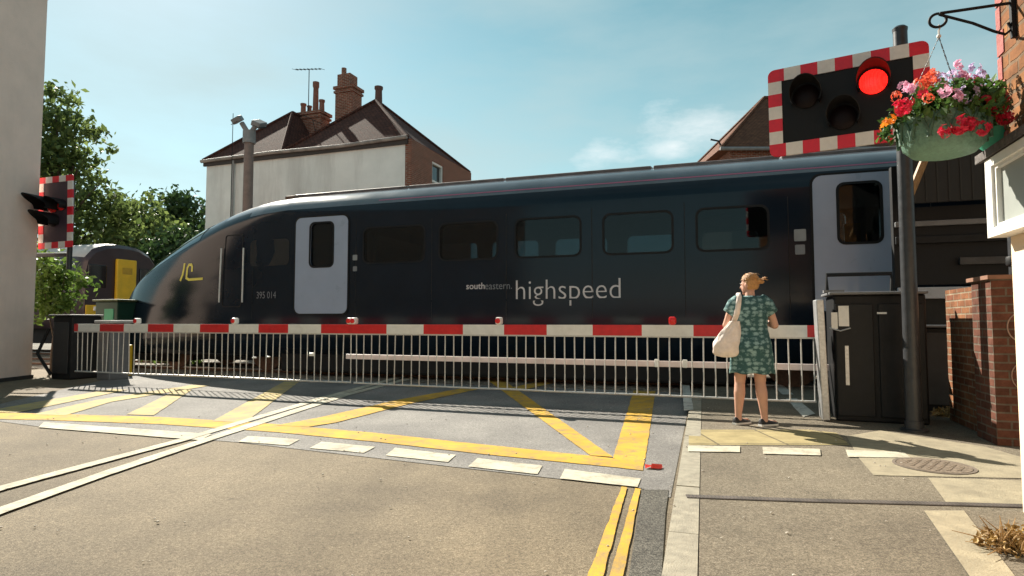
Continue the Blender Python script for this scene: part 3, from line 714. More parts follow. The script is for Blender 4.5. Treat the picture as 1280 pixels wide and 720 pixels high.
def section(s):
    T = smoothtab(TOP, s, min(.25, max(.02, s*.5))); Wd = smoothtab(WID, s, min(.3, max(.02, s*.5))); k = max(0, 1 - s/5.2); out = []
    for fy, z in SEC:
        q = (z-.38)/3.42; zz = .38 + q*(T-.38)
        fy2 = fy * (1 - k*.42*q**1.6)
        out.append((Wd*fy2, zz))
    return out
def side_y(s, z):
    sec = section(s)
    for (y0, z0), (y1, z1) in zip(sec[1:], sec[2:]):
        if z0 <= z <= z1 and z1 > z0: return y0 + (y1-y0)*(z-z0)/(z1-z0)
    return sec[1][0] if z < sec[1][1] else 0
LEN = 20.6
TRZ = -TH
train = thing('high_speed_train', NOSE, 'dark navy high speed train with pointed nose and pale blue doors', 'train', TRZ)
def TS(x, y):
    p = PLN(x, y, 11.0, .345); return ((p - NOSE).dot(TD), p.z)
def loft(offset=0.0, s0=0.0, s1=LEN):
    st = [s for s in [0,.05,.12,.25,.4,.6,.81,1.1,1.4,1.7,2.0,2.3,2.6,2.9,3.2,3.6,4.0,4.4,4.8,5.2,5.8,7,8,LEN] if s0 <= s <= s1]
    rings = []
    for s in st:
        sec = section(s); r = [(s, -y, z) for y, z in sec] + [(s, y, z) for y, z in sec[-2:0:-1]]
        rings.append(r)
    return rings
WINS = [(455,530),(550,621),(645,725),(755,840),(872,960)]
wz0, wz1 = TS(685, 320)[1], TS(685, 273)[1]
win_s = [(TS(a, 300)[0], TS(b_, 300)[0]) for a, b_ in WINS]
dl = (TS(370, 330)[0], TS(435, 330)[0]); dr = (TS(1017, 300)[0], TS(1017, 300)[0] + (dl[1]-dl[0]) * .97)
dz0, dz1 = TS(402, 392)[1], TS(402, 270)[1] - .02
dwl = (TS(389,300)[0], TS(417,300)[0], TS(402,333)[1], TS(402,279)[1])
dwr = (TS(1048,270)[0], TS(1101,270)[0], TS(1075,303)[1], TS(1075,229)[1])
def rrect(s0, s1, z0, z1, r, n=5):
    out = []
    for cx, cz_, a0 in ((s1-r,z1-r,0),(s0+r,z1-r,90),(s0+r,z0+r,180),(s1-r,z0+r,270)):
        for k in range(n+1):
            a = R(a0 + 90*k/n); out.append((cx + r*math.cos(a), cz_ + r*math.sin(a)))
    return out
# body with real window openings and a hollow saloon
mb = MB(); mb.rings(loft()); me = mb.mesh('body', [NAVY, TRAIN_ROOF, SEATG], smooth=None)
tmp = bpy.data.objects.new('tmp_body', me); col.objects.link(tmp)
ct = MB(); ct.box(((7.3+20.2)/2, 0, (1.2+3.3)/2), (20.2-7.3, 2.56, 2.1), mi=2)
cut = bpy.data.objects.new('tmp_saloon', ct.mesh('tmp_saloon', [SEATG], uv=False)); col.objects.link(cut)
cw = MB()
for a, b_ in win_s: cw.prism([(s, -1.7, z) for s, z in rrect(a, b_, wz0, wz1, .12)], (0, 3.4, 0))
for a, b_, c, d_ in (dwl, dwr): cw.prism([(s, -1.7, z) for s, z in rrect(a, b_, c, d_, .1)], (0, 3.4, 0))
cut2 = bpy.data.objects.new('tmp_windows', cw.mesh('tmp_windows', [NAVY], uv=False)); col.objects.link(cut2)
for c in (cut, cut2):
    md = tmp.modifiers.new('b', 'BOOLEAN'); md.operation = 'DIFFERENCE'; md.solver = 'EXACT'; md.object = c
dg = bpy.context.evaluated_depsgraph_get(); dg.update()
bme = bpy.data.meshes.new_from_object(tmp.evaluated_get(dg)); bme.name = 'body'
for c in (tmp, cut, cut2): bpy.data.objects.remove(c)
bme.materials.clear()
for m_ in (NAVY, TRAIN_ROOF, SEATG): bme.materials.append(m_)
for p in bme.polygons:
    c = p.center; 
    if abs(p.normal.y) < .999 and c.z > 3.45 and p.normal.z > .25: p.material_index = 1
    elif 7.25 < c.x < 20.25 and abs(c.y) < 1.3 and 1.15 < c.z < 3.35: p.material_index = 2
    else: p.material_index = 0
finish(bme, 38, False, True)
body = bpy.data.objects.new('body', bme); col.objects.link(body); body.parent = train

def on_side(pts, out=.006):
    return [(s, -side_y(s, z) - out, z) for s, z in pts]
def panel(name, pts, mat, parent, t=.02, out=.0, holes=None):
    """flat-faced plate following the train side"""
    f = [Vector(p) for p in on_side(pts, out)]
    m = MB(); m.prism(f, (0, -t, 0)); return m.build(name, mat, parent)
def frame_panel(name, outer, inner, mat, parent, t=.02, out=0.0, flat=False):
    n = len(outer); O = [Vector(p) for p in on_side(outer, out)]; I = [Vector(p) for p in on_side(inner, out)]
    if flat: O = [Vector((p.x, -1.4-out, p.z)) for p in O]; I = [Vector((p.x, -1.4-out, p.z)) for p in I]
    m = MB(); e = Vector((0,-t,0)); vs = O + I + [p+e for p in O] + [p+e for p in I]; fs = []
    for k in range(n):
        j = (k+1) % n
        fs += [(2*n+k, 2*n+j, 3*n+j, 3*n+k), (k, j, n+j, n+k), (k, 2*n+k, 2*n+j, j), (n+k, n+j, 3*n+j, 3*n+k)]
    m.add(vs, fs); return m.build(name, mat, parent)
for (a, b_), dw in ((dl, dwl), (dr, dwr)):
    dt = dz1 if a < 10 else TS(1068, 217)[1]
    d = frame_panel('door', rrect(a, b_, dz0, dt, .13), rrect(*dw, .1), DOOR_BLUE, train, t=.022, flat=True)
    frame_panel('door_seal', rrect(a-.035, b_+.035, dz0-.03, dt+.035, .15), rrect(a+.006, b_-.006, dz0+.006, dt-.006, .13), BLACK, d, t=.012, flat=True)
    panel('door_window', rrect(dw[0]-.01, dw[1]+.01, dw[2]-.01, dw[3]+.01, .1), GLASS_T, d, t=.006, out=-.02)
    frame_panel('window_seal', rrect(dw[0]-.03, dw[1]+.03, dw[2]-.03, dw[3]+.03, .12), rrect(dw[0]+.01, dw[1]-.01, dw[2]+.01, dw[3]-.01, .09), BLACK, d, t=.006, out=.022)
for a, b_ in win_s:
    for sd_ in (-1, 1):
        m = MB(); m.prism([(s, sd_*1.385, z) for s, z in rrect(a-.005, b_+.005, wz0-.005, wz1+.005, .12)], (0, sd_*.008, 0)); w_ = m.build('window', GLASS_T, train)
for a, b_ in win_s:
    frame_panel('window_seal', rrect(a-.03, b_+.03, wz0-.03, wz1+.03, .14), rrect(a+.008, b_-.008, wz0+.008, wz1-.008, .11), BLACK, train, t=.004)
sj = MB()
for s_ in [5.0] + [win_s[0][0]-.18] + [(win_s[k][1]+win_s[k+1][0])/2 for k in range(4)] + [win_s[4][1]+.3, dr[1]+.35]:
    P = [(s_, z) for z in (.85,1.5,2.2,2.9,3.1)]; pts = on_side(P, .001); sj.tube(pts, .006, 5)
for z_ in (1.05,): sj.tube(on_side([(s_, z_) for s_ in (5.2,8,12,16,LEN-.1)], .001), .007, 5)
sj.build('panel_joint', M('dark_joint', (.002,.003,.004), .5), train, smooth=50)
for s_, z_, w_, h_ in ((9.0,.95,.5,.16),(11.3,.95,.7,.16),(14.0,.95,.5,.16),(16.4,.95,.3,.2)):
    q = rrect(s_-w_/2, s_+w_/2, z_-h_/2, z_+h_/2, .03, 2); hh = MB(); hh.prism(on_side(q, .0), (0,-.006,0)); hh.build('hatch', GLASS_D, train)
# seats, seen dimly through the glass
sm = MB(); sm.box((0,0,.22),(.46,1.0,.12), bev=.03); sm.box((-.22,0,.62),(.12,.98,.78),(0,R(-8),0), bev=.04)
sme = sm.mesh('seat', [SEAT])
for k in range(9):
    for y in (-.72, .72):
        s = bpy.data.objects.new('seat', sme); col.objects.link(s); s.parent = train; s.location = (8.35 + k*.98, y, 1.32)
m = MB(); m.box((7.6,.2,2.1),(.08,2.0,1.7)); m.build('partition', CURT, train)
m = MB(); pw = (dwr[0]+dwr[1])/2; m.box((pw+.25,.55,2.55),(.26,.1,.7)); m.build('grab_panel', YEL_F, train)
cv = MB(); 
for k in range(9): cv.tube([(pw-.02+k*.07,-.5,1.7),(pw+.0+k*.07,-.5,2.38)], .038, 8)
cv.build('draught_screen', CURT, train, smooth=50)
# door control plates, grab rails
for (x, y, w) in ((444,322,.05),(444,336,.045),(1000,294,.085),(1000,312,.07)):
    s, z = TS(x, y); panel('door_control', rrect(s-w, s+w, z-w*1.1, z+w*1.1, .015, 2), SEATG if y in (322,294) else LETTER_D, train, t=.012)
for x in (274, 304):
    s0_, z0_ = TS(x, 378); s1_, z1_ = TS(x+1, 310)
    m = MB(); pts = on_side([(s0_+ (s1_-s0_)*k/6, z0_ + (z1_-z0_)*k/6) for k in range(7)], .045)
    m.tube(pts, .016, 8); m.build('grab_rail', WHITE_PAINT, train, smooth=50)
# cab door outline and side window, windscreen
s0_, z0_ = TS(276, 384); s1_, z1_ = TS(303, 292)
frame_panel('cab_door_seal', rrect(s0_, s1_, z0_, z1_, .06), rrect(s0_+.02, s1_-.02, z0_+.02, z1_-.02, .05), BLACK, train, t=.008)
s0_, z0_ = TS(312, 333); s1_, z1_ = TS(362, 298)
panel('cab_window', rrect(s0_, s1_, z0_, z1_, .1), GLASS_D, train, t=.008, out=-.002)
ws = MB(); st_ = [1.25,1.5,1.8,2.1,2.4,2.7,3.0,3.3]; rg = []
for s in st_:
    sec = section(s); half = [(y, z) for y, z in sec[9:]]
    rg.append([(s - .006, -y*1.0, z + .012) for y, z in half] + [(s - .006, y, z + .012) for y, z in half[-2::-1]])
vs = [p for r in rg for p in r]; n = len(rg[0]); fs = [(i*n+k, i*n+k+1, (i+1)*n+k+1, (i+1)*n+k) for i in range(len(rg)-1) for k in range(n-1)]
ws.add(vs, fs); ws.build('windscreen', GLASS_D, train, smooth=60, recalc=False)
# pink line along the cantrail and waist crease
sa, sb = TS(470, 250)[0], LEN - .05
m = MB(); zc = (TS(900,217)[1] + TS(700,233)[1]) / 2
for za, h_ in ((zc, .022),):
    k = 24; P = []
    for i in range(k):
        s = sa + (sb-sa)*i/(k-1); y0, y1 = side_y(s, za), side_y(s, za+h_)
        P.append(((s, -y0-.004, za), (s, -y1-.004, za+h_)))
    vs = [q for p in P for q in p]; m.add(vs, [(2*i, 2*i+2, 2*i+3, 2*i+1) for i in range(k-1)])
m.build('stripe', PINK, train, recalc=False)
m = MB(); sa = TS(312, 375)[0]; m.box(((sa+LEN)/2, -1.403, 1.52), (LEN-sa-.1, .012, .03)); m.build('waist_rail', NAVY, train)
# roof fairings and equipment
m = MB(); rnd = random.Random(5); s = 5.6
while s < LEN - .4:
    L_ = min(rnd.choice((1.4, 2.1, 2.8)), LEN - .2 - s); m.box((s + L_/2, -.62, 3.88), (L_ - .04, .5, .13), (R(9),0,0), bev=.02); m.box((s + L_/2, .62, 3.88), (L_ - .04, .5, .13), (R(-9),0,0), bev=.02); s += L_
m.build('roof_fairing', M('roof_fairing', (.16,.13,.13), .55, var=.4, scale=3), train)
for s in (5.0, 5.55, 9.7): 
    m = MB(); m.box((s, -.2, 4.0), (.28,.16,.1), bev=.03); m.build('roof_antenna', RUST, train)
# underframe: skirts, bogies, wheels
m = MB(); m.box((10.9, 0, .66), (17.6, 2.3, .5)); m.box((10.2, 0, .40), (9.2, 2.4, .62), bev=.05); m.box((19.4,0,.45),(1.6,2.3,.5),bev=.05); m.box((3.7,0,.5),(4.6,1.2,.5)); m.box((16.8,0,.5),(4.2,1.2,.5)); m.build('underframe', UNDER, train)
for bs in (3.6, 16.8):
    m = MB()
    for y in (-1.05, 1.05): m.box((bs, y, .5), (3.4, .14, .22), bev=.03)
    m.box((bs,0,.5),(.5,2.0,.25)); bg_ = m.build('bogie', UNDER, train)
    for ws_ in (-1.3, 1.3):
        m = MB()
        for y in (-.74, .74): m.lathe([(.40,-.06),(.43,-.05),(.43,.05),(.40,.06),(.12,.08)], (bs+ws_, y, .48), 24, axis=(0,1,0))
        m.tube([(bs+ws_,-.8,.48),(bs+ws_,.8,.48)], .08, 10); m.build('wheelset', RUST, bg_, smooth=40)
m = MB(); m.rings([[(s, y, z) for y, z in ((-w*.72,.2),(w*.72,.2),(w*.86,.38),(-w*.86,.38))] for s, w in ((.35,.7),(1.0,1.0),(2.0,1.2),(2.4,1.25))]); m.build('nose_valance', BLACK, train)
m = MB(); m.lathe([(.16,-.1),(.18,.0),(.14,.12),(.05,.16)], (-.02, 0, .95), 16, axis=(-1,0,0)); m.build('coupler_cover', BLACK, train, smooth=40)
for y in (-.62, .62):
    m = MB(); sec_s = .62; m.ball((.52, y, 1.55), (.1,.13,.1)); m.build('headlight', SEATG, train, smooth=60)

# lettering
def textmesh(s, offset=0.0, res=4):
    cu = bpy.data.curves.new('t', 'FONT'); cu.body = s; cu.offset = offset; cu.resolution_u = res; cu.fill_mode = 'BOTH' if hasattr(cu, 'fill_mode') else cu.fill_mode
    o = bpy.data.objects.new('t', cu); col.objects.link(o); dg = bpy.context.evaluated_depsgraph_get(); dg.update()
    me = bpy.data.meshes.new_from_object(o.evaluated_get(dg)); bpy.data.objects.remove(o); return me
def train_text(name, s, x0, y0, x1, y1, mat, offset=0.0):
    me = textmesh(s, offset); vs = [v.co.copy() for v in me.vertices]
    ax, bx_ = min(v.x for v in vs), max(v.x for v in vs); ay, by = min(v.y for v in vs), max(v.y for v in vs)
    sA, zT = TS(x0, y0); sB, zB = TS(x1, y1)
    zB2 = TS((x0+x1)/2, y1)[1]; zT2 = TS((x0+x1)/2, y0)[1]
    out = []
    for v in vs:
        ss = sA + (sB-sA)*(v.x-ax)/(bx_-ax); z = zB2 + (zT2-zB2)*(v.y-ay)/(by-ay); out.append((ss, -side_y(ss, z) - .005, z))
    m = MB(); m.add(out, [tuple(p.vertices) for p in me.polygons]); bpy.data.meshes.remove(me)
    return m.build(name, mat, train, recalc=False)
train_text('lettering', 'highspeed', 645, 349, 776, 382, LETTER, -.010)
train_text('lettering', 'south', 583, 353.5, 606, 361.5, LETTER, .012)
train_text('lettering', 'eastern.', 606.5, 354.5, 640, 361.5, LETTER_D, -.004)
train_text('unit_number', '395 014', 321, 364.5, 345, 373, LETTER_D, -.004)
def side_stroke(m, px, w):
    P = [Vector((TS(x,y)[0], 0, TS(x,y)[1])) for x, y in px]
    for a, b_ in zip(P, P[1:]):
        t_ = (b_-a).normalized(); n_ = Vector((-t_.z, 0, t_.x))*w/2; a2, b2 = a - t_*w*.3, b_ + t_*w*.3
        m.add([(q.x, -side_y(q.x, q.z)-.007, q.z) for q in (a2-n_, a2+n_, b2+n_, b2-n_)], [(0,1,2,3)])
m = MB(); side_stroke(m, [(220.5,329),(220,336),(219,343),(216.5,349.5)], .06)
side_stroke(m, [(225,347),(225.5,334),(227.5,330),(231,330),(232.5,333),(232.5,338)], .055); side_stroke(m, [(225,347),(229,349),(248,348)], .055)
m.build('anniversary_emblem', YEL_T, train, recalc=False)

# ================================================================== SECOND TRAIN, far left
F0 = PLN(152, 402, 12.48 + 3.5*1.058, .345); F0.z = 0
t2 = thing('commuter_train', F0, 'older maroon commuter train with yellow gangway door, on the far track', 'train', TRZ)
sec2 = [(1.28,.9),(1.38,1.1),(1.38,2.9),(1.3,3.25),(1.05,3.55),(.6,3.74),(.2,3.79)]
ring2 = lambda s, k: [(s, -y*k, .9+(z-.9)*k) for y, z in sec2] + [(s, y*k, .9+(z-.9)*k) for y, z in sec2[::-1]]
m = MB(); m.rings([ring2(-20,1), ring2(-.5,1), ring2(-.12,.985), ring2(0,.94)])
o = m.build('body', [MAROON, M('pale_train_roof', (.42,.42,.42), .45, var=.15, scale=2)], t2, smooth=30)
for p in o.data.polygons:
    if p.center.z > 3.35 and p.normal.z > .25 and abs(p.normal.x) < .3: p.material_index = 1
MB().box((.06, .05, 2.15), (.12,.72,2.2), bev=.03).build('gangway_door', YEL_F, t2)
MB().box((.125, .05, 2.85), (.012,.36,.22)).build('door_window', M('dusty_door_pane', (.45,.27,.02), .4), t2)
for y in (-.92, .92):
    MB().box((.005, y, 2.62), (.06,.62,.75), bev=.02).build('windscreen', GLASS_D, t2)
    MB().box((.005, y, 1.42), (.05,.7,.5), bev=.02).build('warning_panel', YEL_F, t2)
    MB().box((.04, y, 1.55), (.06,.22,.14), bev=.02).build('headlight', WHITE_PAINT, t2)
    m = MB(); m.lathe([(.07,0),(.07,.3),(.2,.31),(.2,.36)], (0, y*.95, 1.02), 14, axis=(1,0,0)); m.build('buffer', BLACK, t2)
for k in range(7):
    MB().box((-1.9 - k*1.6, -1.385, 2.45), (1.15,.02,.75)).build('window', GLASS_D, t2)
MB().box((-10,0,.65),(19,2.1,.5)).build('underframe', UNDER, t2)

# ================================================================== BARRIERS
BA, BMm = 8.3, .37
BTH = math.atan(BMm); BD = Vector((math.cos(BTH), -math.sin(BTH), 0)); BN = Vector((-math.sin(BTH), -math.cos(BTH), 0))
def bpos(x): p = PLN(x, 402, BA, BMm); p.z = 0; return p
ORG = bpos(443)
def bs(x): return (bpos(x) - ORG).dot(BD)
def barrier(label, px, cols, lamps, end_px, x_shift=0.0, sub=None):
    t = thing('crossing_barrier', ORG, label, 'barrier', -BTH, 'barriers closed across the crossing')
    s = [bs(x) for x in px]; zc = 1.02
    m = MB()
    for a, b_, c in zip(s, s[1:], cols): m.box(((a+b_)/2, x_shift, zc), (b_-a, .06, .135), mi=c)
    bo = m.build('boom', [WHITE_PAINT, RED_PAINT], t)
    m = MB(); m.box(((s[0]+s[-1])/2, x_shift, zc-.077), (s[-1]-s[0], .05, .02)); m.build('edge_strip', BARGREY, t)
    L = s[-1]-s[0]; n = int(L/.131); rnd = random.Random(int(L*100))
    bm_ = MB(); bm_.tube([(0,0,0),(0,0,-.715)], .0085, 6); bar = bm_.mesh('skirt_bar', [BARGREY], smooth=60)
    for k in range(n):
        o = bpy.data.objects.new('skirt_bar', bar); col.objects.link(o); o.parent = t
        o.location = (s[0] + .06 + (L-.1)*k/(n-1), x_shift + rnd.uniform(-.004,.004), zc-.085); o.rotation_euler = (rnd.uniform(-.02,.02), rnd.uniform(-.012,.012), 0)
    m = MB(); pts = [(s[0]+.03 + (L-.06)*k/10, x_shift, .215 + rnd.uniform(-.004,.004)) for k in range(11)]
    m.tube(pts, .014, 8); m.build('bottom_rail', BARGREY, t, smooth=50)
    if sub:
        m = MB(); m.box(((bs(sub[0])+bs(sub[1]))/2, x_shift+.10, .60), (bs(sub[1])-bs(sub[0]), .03, .075), bev=.008); plabel(m.build('lower_rail', M('pinkish_white_rail', (.72,.60,.58), .5, var=.15, scale=4), t), 'pale horizontal rail behind the bars')
        for xx in (820, 855): 
            m = MB(); m.box((bs(xx), x_shift+.07, .61), (.06,.03,.1), bev=.01); m.build('rail_sun_fleck', WHITE_PAINT, t)  # white blocks standing in for sunlit spots on the lower rail
    for (x, kind) in lamps:
        for dx in ((0,) if kind != 'double' else (-.05,.07)):
            m = MB(); m.box((bs(x)+dx, x_shift, zc+.12), (.085,.10,.10), bev=.022); m.box((bs(x)+dx, x_shift, zc+.07), (.05,.05,.02))
            lm = m.build('boom_lamp', LENS_RED if kind == 'red' else WHITE_PAINT, t)
            q = MB(); q.lathe([(.036,0),(.036,.012),(.02,.02)], (bs(x)+dx, x_shift-.05, zc+.12), 14, axis=(0,-1,0)); q.build('lens', LENS_RED, lm, smooth=40)
    return t
left_px = [95,100,127,157,187,219,252,288,325,362,403,442]; left_c = [1,0,1,0,1,0,1,0,1,0,1]
tb_l = barrier('farther red and white striped barrier from the left cabinet, crossing the road', left_px, left_c, [(172,'w'),(294,'w'),(438,'w')], 95)
right_px = [443,486,532,581,632,685,742,803,867,931,1008,1021]; right_c = [1,0,1,0,1,0,1,0,1,0,1]
tb_r = barrier('nearer red and white barrier in front of the waiting woman, ending at the right cabinet', right_px, right_c, [(444.5,'w'),(625,'w'),(841,'red')], 1021, x_shift=-.03, sub=(430,1036))
for (x, y) in ((390,443),(318,447),(335,446)):
    p = PLN(x, y, BA, BMm); m = MB(); m.box(((p-ORG).dot(BD), 0, p.z), (.09 if x==390 else .06,.05,.05 if x==390 else .025), bev=.01); m.build('skirt_clip', WHITE_PAINT, tb_l)

# right barrier machine
RB = G(1026, 524, FZ); 
mach = thing('barrier_machine', RB, 'dark barrier machine cabinet with pale end plate, behind the grey signal pole', 'barrier machine', -BTH)
PXM = 6.95/FPX
plabel(MB().box((.02,-.02,.66), (.075,.30,1.30), (0,R(-1.5),0), bev=.01).build('end_plate', GALV, mach), 'pale metal end plate')
m = MB(); m.box((.58,.25,.68), (.86,.62,1.36), bev=.02); hs_ = m.build('housing', CAB_GREY, mach)
m = MB(); m.box((.34,-.075,.66), (.36,.02,1.2), bev=.008); m.box((.78,-.075,.66), (.42,.02,1.2), bev=.008); m.build('access_door', M('cabinet_door', (.014,.0145,.016), .45, var=.3, scale=5, dirt=.5, dirtc=(.03,.029,.027), spec=.2), mach)
m = MB(); m.box((.56,.22,1.375), (.92,.70,.03), bev=.01); m.box((.16,.0,1.40),(.2,.1,.03)); m.build('lid', CAB_LIGHT, mach)
for (x, z, w, h_) in ((.24,1.13,.10,.22),(.15,1.08,.06,.18),(.60,1.16,.09,.02),(.26,.6,.035,.42)):
    MB().box((x,-.092,z), (w,.006,h_)).build('sticker', WHITE_PAINT if w > .04 else GALV, mach)
m = MB(); m.tube([(.10,-.09,1.0),(.2,-.12,.97),(.3,-.1,1.0)], .008, 6); m.build('handle', GALV, mach)
m = MB(); m.tube([(.16,.5,1.36),(.16,.5,1.62),(.82,.5,1.62),(.82,.5,1.36)], .025, 8); m.build('top_rail', BLACK, mach)

RC = G(1165, 524, FZ) + Vector((.12,.55,0))
rc = thing('relay_cabinet', RC, 'low dark equipment cabinet between the signal pole and the brick wall', 'cabinet', -BTH)
MB().box((0,.25,.5), (1.0,.5,1.0), bev=.02).build('housing', CAB_GREY, rc)
MB().box((0,-.012,.52), (.86,.02,.85), bev=.008).build('access_door', M('sooty_panel', (.028,.027,.027), .6, var=.4, scale=5), rc)
MB().box((0,.22,1.015), (1.08,.6,.03), bev=.01).build('lid', CAB_LIGHT, rc)
m = MB(); rnd = random.Random(4)
for k in range(3):
    c = (-.25+.25*k, -.2, .16+.02*k); rr = []
    m.ball(c, (.19+.02*k,.15,.2), 14, 10)
# litter-strewn rail at the wall foot
o = G(1188, 520, FZ)
lv = MB(); leaf_cloud(lv, [((0,0,.04),(.35,.2,.08)), ((.25,-.15,.03),(.25,.15,.06))], 420, .03, 8, .5); lt = lv.build('dead_leaves', LEAF_D, recalc=False, uv=False); lt.location = o; tag(lt, 'drift of dead leaves on the ground at the foot of the brick wall', 'dead leaves', kind='stuff')

# left barrier machine and boxes
LBP = G(74, 474); LBP.z = 0
ml = thing('barrier_machine', LBP, 'dark barrier machine cabinet beside the left pale building', 'barrier machine', -BTH)
MB().box((.1,.25,.62), (.55,.6,1.24), bev=.03).build('housing', CAB_GREY, ml)
MB().box((.1,-.06,.62), (.42,.02,1.0), bev=.01).build('access_door', M('dark_door', (.03,.03,.032), .5, var=.3), ml)
MB().box((.1,.22,1.255), (.62,.68,.03), bev=.01).build('lid', CAB_LIGHT, ml)
m = MB(); m.tube([(-.1,-.1,.1),(-.35,-.2,.5),(-.2,-.1,1.0)], .03, 6); m.build('cable', BLACK, ml, smooth=50)
lc = bpos(110) + BN*-.75
gc = thing('equipment_box', lc, 'low grey equipment box just behind the left end of the barrier', 'equipment box', -BTH)
MB().box((-.32,0,.55), (.36,.4,1.1), bev=.02).build('housing', CAB_LIGHT, gc)
MB().box((-.32,0,1.13), (.46,.5,.05), bev=.01).build('lid', M('pale_lid', (.50,.49,.47), .5), gc)
MB().box((-.32,-.212,.55), (.26,.02,.8), bev=.01).build('access_door', M('box_door', (.16,.155,.15), .6), gc)
p = AT(145, 402, 14.6); p.z = 0
gb = thing('green_cabinet', p, 'dark green trackside cabinet with bright green panel by the train nose', 'cabinet', -BTH)
MB().box((0,0,.8), (.74,.5,1.6), bev=.02).build('housing', GREENBOX, gb)
MB().box((0,0,1.63), (.86,.6,.05), bev=.015).build('lid', M('olive_lid', (.09,.11,.05), .5), gb)
MB().box((.1,-.256,1.3), (.3,.012,.26)).build('panel', GREENSIGN, gb)
p = AT(150, 402, 12.9); p.z = 0
yr = thing('yellow_post_rail', p, 'low yellow guard rail behind the bars of the left barrier', 'guard rail', -BTH)
m = MB(); m.tube([(-.45,0,0),(-.45,0,.62),(.35,0,.62),(.35,0,0)], .035, 8); m.tube([(-.45,0,.33),(.35,0,.33)], .025, 8); m.build('rail', YEL_F, yr, smooth=40)

# ================================================================== WARNING SIGNALS
def striped_border(W_, H_, b_, nx, ny, corner=.05):
    """rounded frame of red and white blocks; returns builder with materials red=0 white=1, facing -y, front at y=0"""
    m = MB(); t = .03
    def blk(x0, x1, z0, z1, mi): m.box(((x0+x1)/2, t/2, (z0+z1)/2), (x1-x0, t, z1-z0), mi=mi)
    x = -W_/2; xs = [-W_/2 + W_*k/nx for k in range(nx+1)]; xs[1] = -W_/2 + b_ * 1.0 if False else xs[1]
    for k in range(nx):
        for z0 in (-H_/2, H_/2-b_):
            if k in (0, nx-1):
                # rounded outer corner
                sx = -1 if k == 0 else 1; sz = -1 if z0 < 0 else 1; X0, X1 = xs[k], xs[k+1]; Z0, Z1 = z0, z0+b_
                cx = (X0+corner) if sx < 0 else (X1-corner); cz_ = (Z0+corner) if sz < 0 else (Z1-corner)
                pts = []
                for (px_, pz, c) in ((X0,Z0,(sx<0 and sz<0)),(X1,Z0,(sx>0 and sz<0)),(X1,Z1,(sx>0 and sz>0)),(X0,Z1,(sx<0 and sz>0))):
                    if c:
                        a0 = {(-1,-1):180,(1,-1):270,(1,1):0,(-1,1):90}[(sx,sz)]
                        for q in range(6): a = R(a0+90*q/5); pts.append((cx+corner*math.cos(a), 0, cz_+corner*math.sin(a)))
                    else: pts.append((px_,0,pz))
                m.prism(pts, (0,t,0), 0)
            else: blk(xs[k], xs[k+1], z0, z0+b_, 0 if k % 2 == 0 else 1)
    zs = [-H_/2 + b_ + (H_-2*b_)*k/ny for k in range(ny+1)]
    for k in range(ny):
        for x0 in (-W_/2, W_/2-b_): blk(x0, x0+b_, zs[k], zs[k+1], 1 if k % 2 == 0 else 0)
    return m
def lamp_head(parent, x, z, r, lit, hood=.28, lens=None):
    m = MB(); n = 20; rg = []
    # visor: open half tube pointing at the viewer
    for y in (0, -hood):
        rg.append([(x + (r+.03)*math.cos(a), y if True else y, z + (r+.03)*math.sin(a)) for a in [R(-35 + 250*k/(n-1)) for k in range(n)]])
    out = []
    for i, k in enumerate(range(n)):
        a = -35 + 250*k/(n-1); cut_ = hood*(.45 + .55*max(0, math.sin(R(a))))
        out.append([(x + (r+.03)*math.cos(R(a)), 0, z + (r+.03)*math.sin(R(a))), (x + (r+.03)*math.cos(R(a)), -cut_, z + (r+.03)*math.sin(R(a))), (x + (r+.022)*math.cos(R(a)), -cut_, z + (r+.022)*math.sin(R(a))), (x + (r+.022)*math.cos(R(a)), 0, z + (r+.022)*math.sin(R(a)))])
    vs = [p for q in out for p in q]; fs = []
    for k in range(n-1):
        for j in range(3): fs.append((4*k+j, 4*k+j+1, 4*(k+1)+j+1, 4*(k+1)+j))
    m.add(vs, fs); v = m.build('visor', BLACK, parent, smooth=50)
    m = MB(); m.lathe([(r,0),(r,.012),(r*.7,.03),(r*.3,.038)], (x, -.002, z), 28, axis=(0,-1,0))
    l = m.build('lamp', lens or (LED_RED if lit else LENS_DARK), parent, smooth=50)
    plabel(l, 'lit red lamp' if lit else 'unlit dark lamp'); return l

# right signal
SB = G(1143, 539, FZ)
sig = thing('warning_signal', SB, 'big striped warning signal with one lit red lamp on a dark grey pole', 'crossing signal')
ptop = AT(1121, 36, SB.y).z - FZ
m = MB(); m.tube([(0,0,0),(0,0,.5),(0,0,ptop)], [.072,.072,.064], 20); m.lathe([(.066,ptop-.03),(.07,ptop),(.05,ptop+.02),(.0,ptop+.022)], (0,0,0), 20); m.build('pole', POLE_GREY, sig, smooth=40)
m = MB(); m.lathe([(.12,0),(.12,.02),(.084,.03),(.082,.10)], (0,0,0), 20); m.build('base_collar', POLE_GREY, sig, smooth=40)
TL, TR_, BL, BR = AT(959,91,6.53), AT(1161,47,5.78), AT(963,195,6.53), AT(1166,172,5.78)
cen = (TL+TR_+BL+BR)/4; bdx = ((TR_-TL)+(BR-BL)); bdx.z = 0; Wb = bdx.length/2; bdx.normalize()
Hb_ = ((TL-BL).length + (TR_-BR).length)/2
face = bpy.data.objects.new('signal_face', None)
bang = math.atan2(bdx.y, bdx.x); roll = math.asin(max(-1, min(1, ((TR_.z-TL.z)+(BR.z-BL.z))/2/ Wb)))
FM = Matrix.Translation(cen - SB) @ Matrix.Rotation(bang, 4, 'Z') @ Matrix.Rotation(-roll, 4, 'Y')
def put(o): o.data.transform(FM); return o
bb = .135
m = MB(); m.box((0,.0225,0), (Wb-2*bb+.002, .025, Hb_-2*bb+.002)); bk = m.build('backboard', BLACK, sig); 
m = striped_border(Wb, Hb_, bb, 9, 5, .07); br_ = m.build('border', [SIGNAL_RED, SIGNAL_WHITE], sig)
